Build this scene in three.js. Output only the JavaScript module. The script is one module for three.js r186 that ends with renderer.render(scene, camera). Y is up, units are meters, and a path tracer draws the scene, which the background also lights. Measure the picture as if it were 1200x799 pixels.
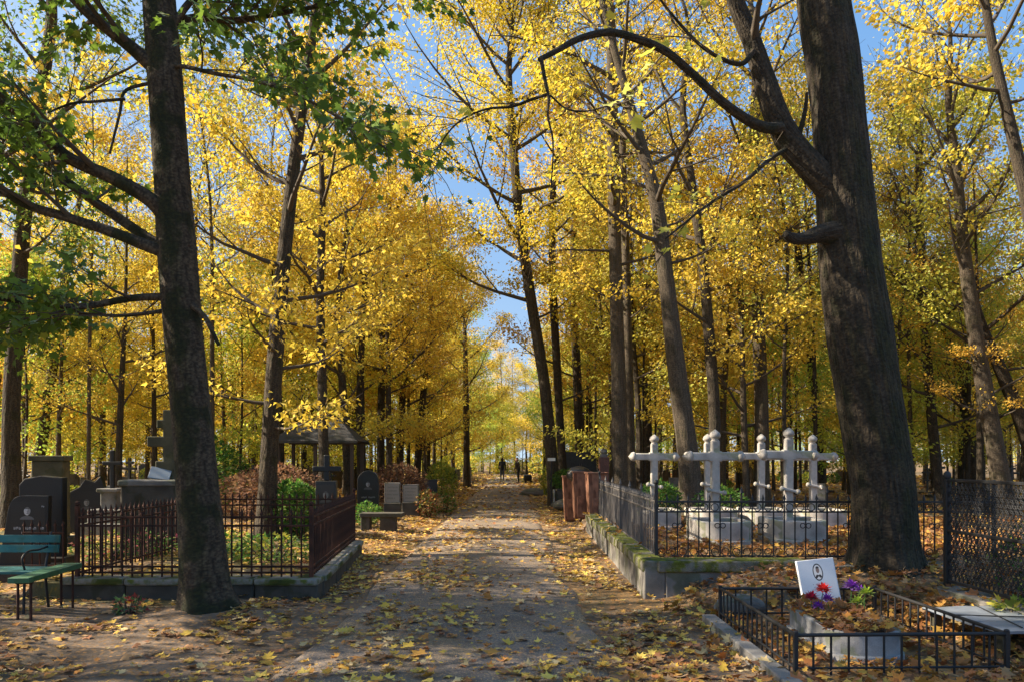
import * as THREE from 'three';
import { RoundedBoxGeometry } from 'three/addons/geometries/RoundedBoxGeometry.js';
import { mergeGeometries } from 'three/addons/utils/BufferGeometryUtils.js';
import { MarchingCubes } from 'three/addons/objects/MarchingCubes.js';

// ------------------------------------------------------------------ camera, sky, sun, exposure
const scene = new THREE.Scene();
const FOCAL = 870, HORIZON = 538, PW = 1200, PH = 799, EYE = 1.65;
const camera = new THREE.PerspectiveCamera(2 * Math.atan(PH / 2 / FOCAL) * 180 / Math.PI, PW / PH, 0.1, 900);
camera.position.set(0, EYE, 0);
camera.setViewOffset(PW, PH, 0, -(HORIZON - PH / 2), PW, PH);      // a shifted lens: uprights stay upright
scene.add(camera);

const SUN_EL = 33 * Math.PI / 180, SUN_AZ = 14 * Math.PI / 180;    // low autumn sun from the left, a little beyond the square
const sunDir = new THREE.Vector3(-Math.cos(SUN_EL) * Math.cos(SUN_AZ), Math.sin(SUN_EL), -Math.cos(SUN_EL) * Math.sin(SUN_AZ));
const sun = new THREE.DirectionalLight(new THREE.Color(1, 0.87, 0.68), 5);
sun.position.copy(sunDir).multiplyScalar(120); sun.target.position.set(0, 0, -25);
sun.castShadow = true; sun.shadow.radius = 1; sun.shadow.mapSize.set(4096, 4096);
Object.assign(sun.shadow.camera, { left: -60, right: 60, top: 60, bottom: -60, near: 1, far: 320 });
scene.add(sun, sun.target);
{
  const W = 512, H = 256, d = new Float32Array(W * H * 4);
  for (let j = 0; j < H; j++) for (let i = 0; i < W; i++) {
    const el = Math.max(0, Math.sin(((j + 0.5) / H - 0.5) * Math.PI)), az = ((i + 0.5) / W - 0.5) * 2 * Math.PI, c = Math.sqrt(1 - el * el);
    const cosS = Math.max(0, c * Math.cos(az) * sunDir.x + el * sunDir.y + c * Math.sin(az) * sunDir.z);
    const h = Math.pow(1 - el, 4), glow = 0.17 * Math.pow(cosS, 3), k = (j * W + i) * 4;
    d[k] = 0.066 + 0.165 * h + glow; d[k + 1] = 0.152 + 0.15 * h + glow * 0.9; d[k + 2] = 0.3 + 0.07 * h + glow * 0.65; d[k + 3] = 1;
  }
  const sky = new THREE.DataTexture(d, W, H, THREE.RGBAFormat, THREE.FloatType);
  sky.mapping = THREE.EquirectangularReflectionMapping; sky.magFilter = sky.minFilter = THREE.LinearFilter; sky.needsUpdate = true;
  scene.background = sky; scene.environment = sky;
}
const renderer = new THREE.WebGLRenderer({ antialias: true });
renderer.toneMapping = THREE.LinearToneMapping;
renderer.toneMappingExposure = 2.85;
renderer.shadowMap.enabled = true;

// ------------------------------------------------------------------ helpers
const rngOf = (s) => () => { s |= 0; s = s + 0x6D2B79F5 | 0; let t = Math.imul(s ^ s >>> 15, 1 | s); t = t + Math.imul(t ^ t >>> 7, 61 | t) ^ t; return ((t ^ t >>> 14) >>> 0) / 4294967296; };
const V = (x, y, z) => new THREE.Vector3(x, y, z), lerp = THREE.MathUtils.lerp, clamp = THREE.MathUtils.clamp, smooth = THREE.MathUtils.smoothstep;
const hash = (x, y, s = 0) => { let h = Math.imul(x | 0, 374761393) ^ Math.imul(y | 0, 668265263) ^ Math.imul(s | 0, 974634777); h = Math.imul(h ^ h >>> 13, 1274126177); return ((h ^ h >>> 16) >>> 0) / 4294967296; };
function vnoise(x, y, s = 0, px = 0, py = 0) {       // value noise, optionally tiling with periods px, py
  const xi = Math.floor(x), yi = Math.floor(y), fx = x - xi, fy = y - yi, u = fx * fx * (3 - 2 * fx), v = fy * fy * (3 - 2 * fy);
  const w = (a, p) => p ? ((a % p) + p) % p : a;
  const a = hash(w(xi, px), w(yi, py), s), b = hash(w(xi + 1, px), w(yi, py), s), c = hash(w(xi, px), w(yi + 1, py), s), d = hash(w(xi + 1, px), w(yi + 1, py), s);
  return lerp(lerp(a, b, u), lerp(c, d, u), v);
}
function fbm(x, y, s = 0, oct = 4, px = 0, py = 0) { let a = 0, w = 0.5, t = 0; for (let i = 0; i < oct; i++) { a += w * vnoise(x, y, s + i, px, py); t += w; w *= 0.5; x *= 2; y *= 2; px *= 2; py *= 2; } return a / t; }
function tex(w, h, f, srgb = true, rep = 1) {        // f(u, v) -> [r, g, b] 0..1 (sRGB values when srgb)
  const d = new Uint8Array(w * h * 4);
  for (let j = 0; j < h; j++) for (let i = 0; i < w; i++) { const c = f(i / w, j / h), k = (j * w + i) * 4; for (let n = 0; n < 3; n++) d[k + n] = clamp(c[n], 0, 1) * 255; d[k + 3] = 255; }
  const t = new THREE.DataTexture(d, w, h); t.wrapS = t.wrapT = THREE.RepeatWrapping; t.magFilter = THREE.LinearFilter; t.minFilter = THREE.LinearMipmapLinearFilter; t.generateMipmaps = true;
  if (srgb) t.colorSpace = THREE.SRGBColorSpace; t.repeat.set(rep, rep); t.needsUpdate = true; return t;
}
const lin = (r, g, b) => new THREE.Color().setRGB(r, g, b);
const std = (c, roughness = 0.85, extra = {}) => new THREE.MeshStandardMaterial({ color: c, roughness, ...extra });

const taken = {};
function numbered(n) { const k = taken[n] = (taken[n] ?? -1) + 1; return k ? n + '_' + String(k).padStart(3, '0') : n; }
function tag(o, label, category, group) { o.userData.label = label; o.userData.category = category; if (group) o.userData.group = group; return o; }
function thing(name, label, category, pos = [0, 0, 0], turn = 0, group) {
  const o = new THREE.Group(); o.name = numbered(name); o.position.set(...pos); o.rotation.y = turn; tag(o, label, category, group); scene.add(o); return o;
}
function part(parent, name, geometry, material, kind) {
  const m = new THREE.Mesh(geometry, material); m.name = name; m.castShadow = m.receiveShadow = true; if (kind) m.userData.kind = kind; parent.add(m); return m;
}
function single(name, label, category, geometry, material, pos = [0, 0, 0], turn = 0, group) {
  const m = new THREE.Mesh(geometry, material); m.name = numbered(name); m.position.set(...pos); m.rotation.y = turn; m.castShadow = m.receiveShadow = true; tag(m, label, category, group); scene.add(m); return m;
}
function metreUV(g) {                                  // uv in metres, from the axis each face looks along
  g = g.index ? g.toNonIndexed() : g; const p = g.attributes.position, uv = new Float32Array(p.count * 2), a = V(), b = V(), c = V();
  for (let i = 0; i < p.count; i += 3) {
    a.fromBufferAttribute(p, i); b.fromBufferAttribute(p, i + 1).sub(a); c.fromBufferAttribute(p, i + 2).sub(a); b.cross(c);
    const x = Math.abs(b.x), y = Math.abs(b.y), z = Math.abs(b.z), k = x > y && x > z ? [2, 1] : y > z ? [0, 2] : [0, 1];
    for (let j = 0; j < 3; j++) { uv[(i + j) * 2] = p.getComponent(i + j, k[0]); uv[(i + j) * 2 + 1] = p.getComponent(i + j, k[1]); }
  }
  g.setAttribute('uv', new THREE.BufferAttribute(uv, 2)); return g;
}
function rbox(w, h, d, x = 0, y = 0, z = 0, r = 0.012, seg = 2) { return metreUV(new RoundedBoxGeometry(w, h, d, seg, Math.min(r, w / 2.1, h / 2.1, d / 2.1)).translate(x, y + h / 2, z)); }   // stands on y
function cyl(r0, r1, h, x = 0, y = 0, z = 0, n = 8) { return new THREE.CylinderGeometry(r1, r0, h, n, 1).translate(x, y + h / 2, z).toNonIndexed(); }
function ball(r, x, y, z, sy = 1, n = 8) { return new THREE.SphereGeometry(r, n, Math.max(5, n - 2)).scale(1, sy, 1).translate(x, y, z).toNonIndexed(); }
function join(...l) { return mergeGeometries(l.flat().map((g) => { g = g.index ? g.toNonIndexed() : g; for (const k of Object.keys(g.attributes)) if (!['position', 'normal', 'uv'].includes(k)) g.deleteAttribute(k); g.morphAttributes = {}; return g; })); }
function bar(a, b, r, n = 6) {                         // a round rod between two points
  const d = V(...b).sub(V(...a)), g = new THREE.CylinderGeometry(r, r, d.length(), n, 1);
  return g.applyQuaternion(new THREE.Quaternion().setFromUnitVectors(V(0, 1, 0), d.clone().normalize())).translate((a[0] + b[0]) / 2, (a[1] + b[1]) / 2, (a[2] + b[2]) / 2).toNonIndexed();
}
function slab(pts, depth, bevel = 0.012, curve = 8) {  // an upright outline given thickness, centred on z = 0
  const s = pts instanceof THREE.Shape ? pts : new THREE.Shape(pts.map((p) => new THREE.Vector2(...p)));
  return metreUV(new THREE.ExtrudeGeometry(s, { depth: depth - 2 * bevel, bevelEnabled: true, bevelThickness: bevel, bevelSize: bevel, bevelOffset: -bevel, bevelSegments: 2, curveSegments: curve }).translate(0, 0, -depth / 2 + bevel));
}
// a point of the place from where it stands in the photograph and how far off it is
const at = (px, py, Z) => V((px - 600) / FOCAL * Z, EYE - (py - HORIZON) / FOCAL * Z, -Z);

class Geo {                                            // a mesh in the making: wood in slot 0, leaves in slot 1
  constructor() { this.p = []; this.n = []; this.u = []; this.c = []; this.i = [[], []]; }
  get count() { return this.p.length / 3; }
  vert(x, y, z, nx, ny, nz, u, v, r = 1, g = 1, b = 1) { this.p.push(x, y, z); this.n.push(nx, ny, nz); this.u.push(u, v); this.c.push(r, g, b); return this.count - 1; }
  tube(pts, seg, { cap = true, slot = 0, shape, colour } = {}) {           // pts: [x, y, z, r]
    const P = pts.map((p) => V(p[0], p[1], p[2])), start = this.count; let up = V(0.31, 0.2, 0.93), len = 0;
    for (let k = 0; k < P.length; k++) {
      const t = P[Math.min(k + 1, P.length - 1)].clone().sub(P[Math.max(k - 1, 0)]).normalize();
      const s = V().crossVectors(up, t).normalize(), f = V().crossVectors(t, s); up = f.clone();
      if (k) len += P[k].distanceTo(P[k - 1]);
      for (let j = 0; j <= seg; j++) {
        const a = j / seg * 2 * Math.PI, ca = Math.cos(a), sa = Math.sin(a), r = pts[k][3] * (shape ? shape(a, len, k) : 1), c = colour ? colour(a, len) : [1, 1, 1];
        const nx = s.x * ca + f.x * sa, ny = s.y * ca + f.y * sa, nz = s.z * ca + f.z * sa;
        this.vert(P[k].x + nx * r, P[k].y + ny * r, P[k].z + nz * r, nx, ny, nz, j / seg * Math.max(0.12, 2 * Math.PI * pts[0][3]), len, ...c);
      }
      if (k) for (let j = 0; j < seg; j++) { const a = start + (k - 1) * (seg + 1) + j, b = a + seg + 1; this.i[slot].push(a, b + 1, b, a, a + 1, b + 1); }
    }
    if (cap) { const k = P.length - 1, e = P[k], q = this.vert(e.x, e.y, e.z, 0, 1, 0, 0, len), b = start + k * (seg + 1); for (let j = 0; j < seg; j++) this.i[slot].push(b + j, b + j + 1, q); }
    return this;
  }
  leaf(p, dir, nor, size, c, detail = 0, cup = 0.12) {                     // a leaf lying along dir
    const side = V().crossVectors(dir, nor).normalize(), n = V().crossVectors(side, dir).normalize(), L = LEAVES[detail], s0 = this.count;
    for (const [x, y] of L.p) { const q = cup * x * x * 2 - 0.1 * y * y, X = p.x + (side.x * x + dir.x * y + n.x * q) * size, Y = p.y + (side.y * x + dir.y * y + n.y * q) * size, Z = p.z + (side.z * x + dir.z * y + n.z * q) * size; this.vert(X, Y, Z, n.x - side.x * x * 0.5, n.y - side.y * x * 0.5, n.z - side.z * x * 0.5, x, y, c[0], c[1], c[2]); }
    for (const t of L.t) this.i[1].push(s0 + t);
  }
  build(smoothNormals = false) {
    const g = new THREE.BufferGeometry(), f = (a, k) => new THREE.BufferAttribute(new Float32Array(a), k);
    g.setAttribute('position', f(this.p, 3)); g.setAttribute('normal', f(this.n, 3)); g.setAttribute('uv', f(this.u, 2)); g.setAttribute('color', f(this.c, 3));
    const all = new Uint32Array(this.i[0].length + this.i[1].length); all.set(this.i[0]); all.set(this.i[1], this.i[0].length); g.setIndex(new THREE.BufferAttribute(all, 1));
    if (this.i[0].length && this.i[1].length) { g.addGroup(0, this.i[0].length, 0); g.addGroup(this.i[0].length, this.i[1].length, 1); }
    if (smoothNormals) g.computeVertexNormals();
    return g;
  }
}
const MAPLE = [[0, 0], [0.16, 0.02], [0.36, -0.1], [0.34, 0.14], [0.56, 0.3], [0.44, 0.36], [0.46, 0.66], [0.22, 0.52], [0.13, 0.72], [0, 1], [-0.13, 0.72], [-0.22, 0.52], [-0.46, 0.66], [-0.44, 0.36], [-0.56, 0.3], [-0.34, 0.14], [-0.36, -0.1], [-0.16, 0.02]];
const LEAVES = [
  { p: [[0, 0], [0.42, 0.4], [0, 1], [-0.42, 0.4]], t: [0, 1, 2, 0, 2, 3] },
  { p: [[0, 0], [0.5, 0.22], [0.2, 0.45], [0, 1], [-0.2, 0.45], [-0.5, 0.22]], t: [0, 1, 2, 0, 2, 3, 0, 3, 4, 0, 4, 5] },
  { p: [[0, 0.34], ...MAPLE], t: MAPLE.flatMap((_, i) => [0, 1 + i, 1 + (i + 1) % MAPLE.length]) },
];
// ------------------------------------------------------------------ materials
const barkColour = (s, a, b, moss) => tex(256, 512, (u, v) => {
  const w = fbm(u * 15 + 1.6 * fbm(u * 4, v * 5, s + 9, 3, 4, 5), v * 3, s, 4, 15, 3), f = Math.abs(2 * w - 1), g = fbm(u * 32, v * 64, s + 20, 3, 32, 64), m = moss * smooth(fbm(u * 3, v * 4, s + 31, 4, 3, 4), 0.5, 0.68);
  const k = clamp(0.35 + 0.75 * Math.pow(f, 0.6) + (g - 0.5) * 1.25, 0, 1.4); return [0, 1, 2].map((n) => lerp(lerp(a[n], b[n], k), [0.22, 0.25, 0.08][n] * (0.6 + 0.6 * g), m));
});
const barkBump = (s, furrow) => tex(256, 512, (u, v) => {
  const w = fbm(u * 15 + 1.6 * fbm(u * 4, v * 5, s + 9, 3, 4, 5), v * 3, s, 4, 15, 3), f = Math.pow(Math.abs(2 * w - 1), 0.5), g = fbm(u * 32, v * 48, s + 20, 3, 32, 48);
  const k = lerp(g, f * 0.8 + g * 0.3, furrow); return [k, k, k];
}, false);
const barkRough = barkBump(3, 0.9), barkFine = barkBump(5, 0.45);
const M = {
  bark: std(lin(0.42, 0.4, 0.37), 0.95, { map: barkColour(1, [0.20, 0.17, 0.13], [0.47, 0.42, 0.35], 0.5), bumpMap: barkRough, bumpScale: 0.02 }),
  barkPale: std(lin(0.42, 0.39, 0.34), 0.95, { map: barkColour(2, [0.28, 0.25, 0.21], [0.56, 0.51, 0.45], 0.25), bumpMap: barkFine, bumpScale: 0.015 }),
  barkMaple: std(lin(0.36, 0.34, 0.3), 0.95, { map: barkColour(4, [0.2, 0.16, 0.12], [0.52, 0.46, 0.39], 0.75), bumpMap: barkFine, bumpScale: 0.012, vertexColors: true }),
  barkOak: std(lin(0.34, 0.32, 0.29), 0.95, { map: barkColour(6, [0.19, 0.16, 0.12], [0.45, 0.40, 0.33], 0.45), bumpMap: barkRough, bumpScale: 0.03, vertexColors: true }),
};
const twigMat = std(lin(0.075, 0.058, 0.042), 0.95);
const leafMat = (r, g, b, t = 0.5) => new THREE.MeshPhysicalMaterial({ color: lin(r, g, b), roughness: 1, transmission: t, thickness: 0, vertexColors: true, side: THREE.DoubleSide, specularIntensity: 0.3 });
const foliage = { white: leafMat(1, 1, 1), gold: leafMat(1, 0.97, 1), amber: leafMat(1, 0.84, 0.9), lemon: leafMat(0.96, 1.02, 1), lime: leafMat(0.72, 1, 1), rust: leafMat(0.85, 0.66, 1), olive: leafMat(0.55, 0.78, 0.9) };
const stoneTex = tex(512, 512, (u, v) => { const a = fbm(u * 6, v * 6, 41, 5, 6, 6), g = hash(u * 512, v * 512, 3), k = 0.8 + 0.4 * (a - 0.5) + 0.16 * (g - 0.5), m = smooth(fbm(u * 5, v * 5, 47, 4, 5, 5), 0.56, 0.7); return [k * lerp(1, 0.83, m), k * lerp(0.98, 0.84, m), k * lerp(0.95, 0.72, m)]; });
const stoneBump = tex(256, 256, (u, v) => { const k = 0.6 * fbm(u * 16, v * 16, 51, 4, 16, 16) + 0.4 * hash(u * 256, v * 256, 5); return [k, k, k]; }, false);
const stone = (r, g, b, rough = 0.9, bump = 0.004) => std(lin(r, g, b), rough, { map: stoneTex, bumpMap: stoneBump, bumpScale: bump });
const mossTex = tex(512, 512, (u, v) => { const a = fbm(u * 6, v * 6, 61, 5, 6, 6), g = hash(u * 512, v * 512, 7), m = smooth(fbm(u * 4, v * 4, 67, 5, 4, 4) + 0.08 * (g - 0.5), 0.42, 0.54), k = 0.56 + 0.3 * (a - 0.5) + 0.12 * (g - 0.5); return [lerp(k, 0.34 * (0.5 + a), m), lerp(k * 0.97, 0.37 * (0.5 + a), m), lerp(k * 0.92, 0.12 * (0.5 + a), m)]; });
const granite = (r, g, b, rough = 0.28) => std(lin(r, g, b), rough, { map: tex(256, 256, (u, v) => { const k = 0.72 + 0.5 * (hash(u * 256, v * 256, 9) - 0.5) + 0.3 * (fbm(u * 20, v * 20, 12, 3, 20, 20) - 0.5); return [k, k, k]; }) });
Object.assign(M, {
  concrete: stone(0.27, 0.26, 0.25), mossy: std(lin(0.75, 0.75, 0.75), 0.95, { map: mossTex, bumpMap: stoneBump, bumpScale: 0.012 }),
  mossDense: std(lin(0.5, 0.5, 0.45), 1, { map: tex(512, 512, (u, v) => { const a = fbm(u * 14, v * 14, 261, 5, 14, 14), g = hash(u * 512, v * 512, 27), m = smooth(fbm(u * 5, v * 5, 267, 5, 5, 5) + 0.1 * (g - 0.5), 0.3, 0.42), k = 0.6 + 0.3 * (a - 0.5); return [lerp(k, 0.52 * (0.4 + a), m), lerp(k * 0.97, 0.55 * (0.4 + a), m), lerp(k * 0.92, 0.14 * (0.4 + a), m)]; }), bumpMap: stoneBump, bumpScale: 0.02 }),
  oldStone: stone(0.11, 0.1, 0.085), greenStone: stone(0.14, 0.135, 0.085), paleStone: stone(0.68, 0.65, 0.63), greyStone: stone(0.26, 0.26, 0.265), brownStone: stone(0.17, 0.14, 0.11),
  black: granite(0.01, 0.011, 0.014, 0.4), darkGranite: granite(0.06, 0.055, 0.05, 0.35), redGranite: granite(0.2, 0.075, 0.045, 0.5),
  iron: std(lin(0.022, 0.022, 0.024), 0.55, { metalness: 0.2, bumpMap: stoneBump, bumpScale: 0.002 }), ironWorn: std(lin(0.11, 0.1, 0.095), 0.7, { metalness: 0.2 }),
  rust: std(lin(0.14, 0.055, 0.03), 0.85, { map: tex(256, 256, (u, v) => { const k = 0.5 + 0.9 * (fbm(u * 9, v * 9, 71, 5, 9, 9) - 0.35); return [k, k * 0.92, k * 0.88]; }) }),
  bin: std(lin(0.52, 0.24, 0.14), 0.72, { map: tex(512, 512, (u, v) => { const m = smooth(fbm(u * 5, v * 3, 81, 5, 5, 3), 0.5, 0.66), k = 0.72 + 0.4 * (fbm(u * 9, v * 7, 83, 3, 9, 7) - 0.5); return [k * lerp(1, 0.72, m), k * lerp(1, 0.66, m), k * lerp(1, 0.62, m)]; }) }),
  bag: std(lin(0.012, 0.012, 0.014), 0.35),
  teal: std(lin(0.02, 0.2, 0.22), 0.6, { map: stoneTex }), greenPaint: std(lin(0.08, 0.24, 0.13), 0.6, { map: stoneTex }),
});

// ------------------------------------------------------------------ the lie of the land (Z: metres ahead of the camera)
const RPLOT = { x: 1.55, z: 8.7, end: 16.6, top: 0.43 }, LPLOT = { x: -2.22, z: 8.6, end: 12.6, top: 0.24 };
const lEdge = (Z) => LPLOT.x - 0.085 * (Z - LPLOT.z);
function land(x, Z) {
  const n = fbm(x * 0.6 + 50, Z * 0.6, 5, 3) - 0.5, n2 = fbm(x * 2.4 + 9, Z * 2.4, 15, 3) - 0.5; let h = -0.012;
  const L = smooth(-x, 1.75, 3.2), R = smooth(x, 1.0, 1.6);
  h += L * (0.06 + 0.12 * n + 0.05 * n2) + L * 0.1 * smooth(Z, 14, 24) + R * (0.04 + 0.05 * n + 0.04 * n2);
  h += 0.11 * Math.exp(-((x + 3.17) ** 2 + (Z - 7.7) ** 2) / 0.5);
  h += 0.05 * Math.exp(-((x + 5.2) ** 2 + (Z - 6.6) ** 2) / 1.2);
  if (x < lEdge(Z) - 0.12 && Z > LPLOT.z + 0.12 && Z < LPLOT.end && x > -5.7) h = Math.max(h, 0.2 + 0.05 * n2);
  const front = 0.05 + 0.31 * smooth(x, 1.7, 3.0) * smooth(Z, 7.25, 8.3) + 0.22 * smooth(x, 3.7, 4.5) * smooth(Z, 4.5, 6.5) * (1 - smooth(Z, 7.25, 8.3));
  if (x > 1.5 && Z < RPLOT.z + 0.14) h = lerp(h, Math.max(h, front + 0.04 * n2), smooth(x, 1.5, 2.1));
  if (x > RPLOT.x + 0.13 && Z >= RPLOT.z + 0.14) h = lerp(0.42 + 0.05 * n2 + 0.05 * n, 0.16 + 0.1 * n, smooth(Z, 14.5, 18));
  return h;
}
const axisLines = (stops) => { const out = [stops[0][0]]; for (let k = 1; k < stops.length; k++) { const [a] = stops[k - 1], [b, d] = stops[k], n = Math.max(1, Math.round((b - a) / d)); for (let i = 1; i <= n; i++) out.push(a + (b - a) * i / n); } return out; };
const litterTex = tex(1024, 1024, (u, v) => {
  const a = fbm(u * 8, v * 8, 101, 5, 8, 8), g = hash(u * 1024, v * 1024, 11); let best = 9, id = 0;          // scattered leaf scraps over soil
  const N = 56, X = u * N, Y = v * N, xi = Math.floor(X), yi = Math.floor(Y);
  for (let j = -1; j <= 1; j++) for (let i = -1; i <= 1; i++) { const cx = (xi + i + N) % N, cy = (yi + j + N) % N, q = hash(cx, cy, 120), dx = X - (xi + i + hash(cx, cy, 121)), dy = Y - (yi + j + hash(cx, cy, 122)), t = q * 6.28, e = Math.hypot((dx * Math.cos(t) + dy * Math.sin(t)) * 1.6, dx * Math.sin(t) - dy * Math.cos(t)); if (q < 0.6 && e < best) { best = e; id = hash(cx, cy, 123); } }
  const k = 0.62 + 0.45 * (a - 0.5) + 0.2 * (g - 0.5), s = best < 0.42 ? 1 : 0, w = 0.75 + 0.5 * id;
  return [lerp(k, 0.95 * w, s * 0.5), lerp(k * 0.93, 0.74 * w, s * 0.5), lerp(k * 0.86, 0.42 * w, s * 0.5)];
});
const soilBump = tex(512, 512, (u, v) => { const k = fbm(u * 10, v * 10, 131, 6, 10, 10); return [k, k, k]; }, false);
litterTex.repeat.set(1 / 2.6, 1 / 2.6); soilBump.repeat.set(1 / 1.3, 1 / 1.3);
{
  const xs = axisLines([[-320, 1], [-120, 30], [-40, 8], [-14, 1], [-7, 0.25], [6.5, 0.085], [14, 0.4], [40, 1.2], [120, 8], [320, 30]]);
  const zs = axisLines([[-60, 1], [-4, 6], [4, 0.6], [14, 0.085], [24, 0.25], [50, 0.9], [120, 6], [420, 40]]);
  const p = [], c = [], uv = [], idx = [], nx = xs.length;
  for (const Z of zs) for (const x of xs) {
    p.push(x, land(x, Z), -Z); uv.push(x, Z);
    const green = smooth(fbm(x * 0.45, Z * 0.45, 141, 4), 0.5, 0.62) * smooth(Math.abs(x + 0.4), 2.2, 4) * (x < 0 ? 1 : 0.5), dry = fbm(x * 0.9, Z * 0.9, 145, 3), strewn = smooth(fbm(x * 0.7 + 40, Z * 0.7, 148, 4), 0.34, 0.62) * smooth(Math.hypot(x + 3.6, (Z - 7) * 0.8), 2.2, 3.6);
    const soil = [0.34 + 0.12 * dry, 0.295 + 0.1 * dry, 0.265 + 0.08 * dry], leafy = [0.55, 0.37, 0.11], grass = [0.22, 0.27, 0.06];
    for (let k = 0; k < 3; k++) c.push(lerp(lerp(soil[k], leafy[k], 0.12 + 0.55 * strewn), grass[k], green * 0.7));
  }
  for (let j = 0; j < zs.length - 1; j++) for (let i = 0; i < nx - 1; i++) { const a = j * nx + i, b = a + nx; idx.push(a, a + 1, b + 1, a, b + 1, b); }
  const g = new THREE.BufferGeometry(); g.setAttribute('position', new THREE.Float32BufferAttribute(p, 3)); g.setAttribute('uv', new THREE.Float32BufferAttribute(uv, 2)); g.setAttribute('color', new THREE.Float32BufferAttribute(c, 3)); g.setIndex(idx); g.computeVertexNormals();
  const m = new THREE.Mesh(g, std(lin(1, 1, 1), 1, { map: litterTex, bumpMap: soilBump, bumpScale: 0.03, vertexColors: true })); m.name = 'ground'; m.receiveShadow = m.castShadow = true; m.userData = { kind: 'structure', label: 'bare earth and leaf litter between the graves and trees', category: 'ground' }; scene.add(m);
}
{
  const g = new Geo(), zs = axisLines([[-30, 1], [4, 4], [22, 0.18], [60, 0.6], [150, 3]]), N = 28, bend = (Z) => -0.0 - 0.0016 * Math.max(0, Z - 60) ** 1.6;
  for (const Z of zs) for (let j = 0; j <= N; j++) {
    const l = -1.85 + 0.16 * (fbm(Z * 0.7, 3, 151, 3) - 0.5), r = 0.92 + 0.2 * (fbm(Z * 0.9, 8, 152, 3) - 0.5), t = j / N, x = lerp(l, r, t) + bend(Z), e = Math.min(t, 1 - t) * N;
    g.vert(x, e < 1 ? -0.06 : 0.012 + 0.03 * (1 - (2 * t - 1) ** 2) + 0.014 * (fbm(x * 1.5, Z * 1.5, 153, 3) - 0.5), -Z, 0, 1, 0, x, Z);
  }
  for (let k = 0; k < zs.length - 1; k++) for (let j = 0; j < N; j++) { const a = k * (N + 1) + j, b = a + N + 1; g.i[0].push(a, a + 1, b + 1, a, b + 1, b); }
  const asphalt = tex(1024, 1024, (u, v) => { const cr = hash(u * 340, v * 340, 169) < 0.1 + 0.22 * fbm(u * 6, v * 6, 168, 3, 6, 6) - 0.08 ? 1 : 0, a = fbm(u * 5, v * 5, 161, 5, 5, 5), s = hash(u * 1024, v * 1024, 163), s2 = vnoise(u * 256, v * 256, 165, 256, 256), m = smooth(fbm(u * 4, v * 7, 167, 5, 4, 7), 0.45, 0.7), k = 0.4 + 0.16 * (a - 0.5) + 0.1 * (s - 0.5) + 0.09 * (s2 - 0.5); return [k * lerp(1.03, 1.15, m) + cr * 0.24, k * lerp(0.98, 1.05, m) + cr * 0.17, k * lerp(0.96, 0.92, m) + cr * 0.04]; });
  asphalt.repeat.set(1 / 3.1, 1 / 3.1); const ab = tex(512, 512, (u, v) => { const k = 0.6 * hash(u * 512, v * 512, 171) + 0.4 * fbm(u * 30, v * 30, 173, 3, 30, 30); return [k, k, k]; }, false); ab.repeat.set(1 / 1.4, 1 / 1.4);
  const m = new THREE.Mesh(g.build(true), std(lin(1.1, 0.99, 0.86), 0.92, { map: asphalt, bumpMap: ab, bumpScale: 0.006 })); m.name = 'path'; m.receiveShadow = m.castShadow = true; m.userData = { kind: 'structure', label: 'straight grey asphalt path strewn with leaves', category: 'path' }; scene.add(m);
}

// ------------------------------------------------------------------ trees
const spline = (ctrl, n) => { const c = new THREE.CatmullRomCurve3(ctrl.map((p) => V(p[0], p[1], p[2])), false, 'centripetal'), R = ctrl.map((p) => p[3]); return Array.from({ length: n + 1 }, (_, k) => { const t = k / n, q = c.getPoint(t), f = t * (R.length - 1), i = Math.min(R.length - 2, Math.floor(f)); return [q.x, q.y, q.z, lerp(R[i], R[i + 1], f - i)]; }); };
function bough(rng, o, d, L, r, n, lift, wig) {        // a branch that bends upwards (or down) and wanders
  const out = [[o.x, o.y, o.z, r]], p = o.clone(), dir = d.clone();
  for (let k = 1; k <= n; k++) { dir.x += (rng() - 0.5) * wig; dir.y += lift / n + (rng() - 0.5) * wig * 0.7; dir.z += (rng() - 0.5) * wig; dir.normalize(); p.addScaledVector(dir, L / n); out.push([p.x, p.y, p.z, Math.max(0.004, r * (1 - 0.85 * k / n))]); }
  return out;
}
const along = (pts, t) => { const f = t * (pts.length - 1), i = Math.min(pts.length - 2, Math.floor(f)), a = pts[i], b = pts[i + 1], k = f - i; return { p: V(lerp(a[0], b[0], k), lerp(a[1], b[1], k), lerp(a[2], b[2], k)), d: V(b[0] - a[0], b[1] - a[1], b[2] - a[2]).normalize(), r: lerp(a[3], b[3], k) }; };
const PAL = {
  gold: [[0.78, 0.566, 0.067], [0.86, 0.667, 0.087], [0.7, 0.465, 0.057], [0.7, 0.587, 0.077]],
  mixed: [[0.76, 0.587, 0.067], [0.62, 0.566, 0.077], [0.84, 0.647, 0.077], [0.4, 0.424, 0.077]],
  lime: [[0.6, 0.587, 0.087], [0.72, 0.627, 0.087], [0.42, 0.475, 0.077], [0.74, 0.607, 0.077]],
  amber: [[0.68, 0.424, 0.062], [0.76, 0.506, 0.067], [0.58, 0.323, 0.057], [0.78, 0.587, 0.087]],
  green: [[0.12, 0.2, 0.03], [0.17, 0.27, 0.035], [0.08, 0.15, 0.03], [0.33, 0.36, 0.05]],
};
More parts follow.
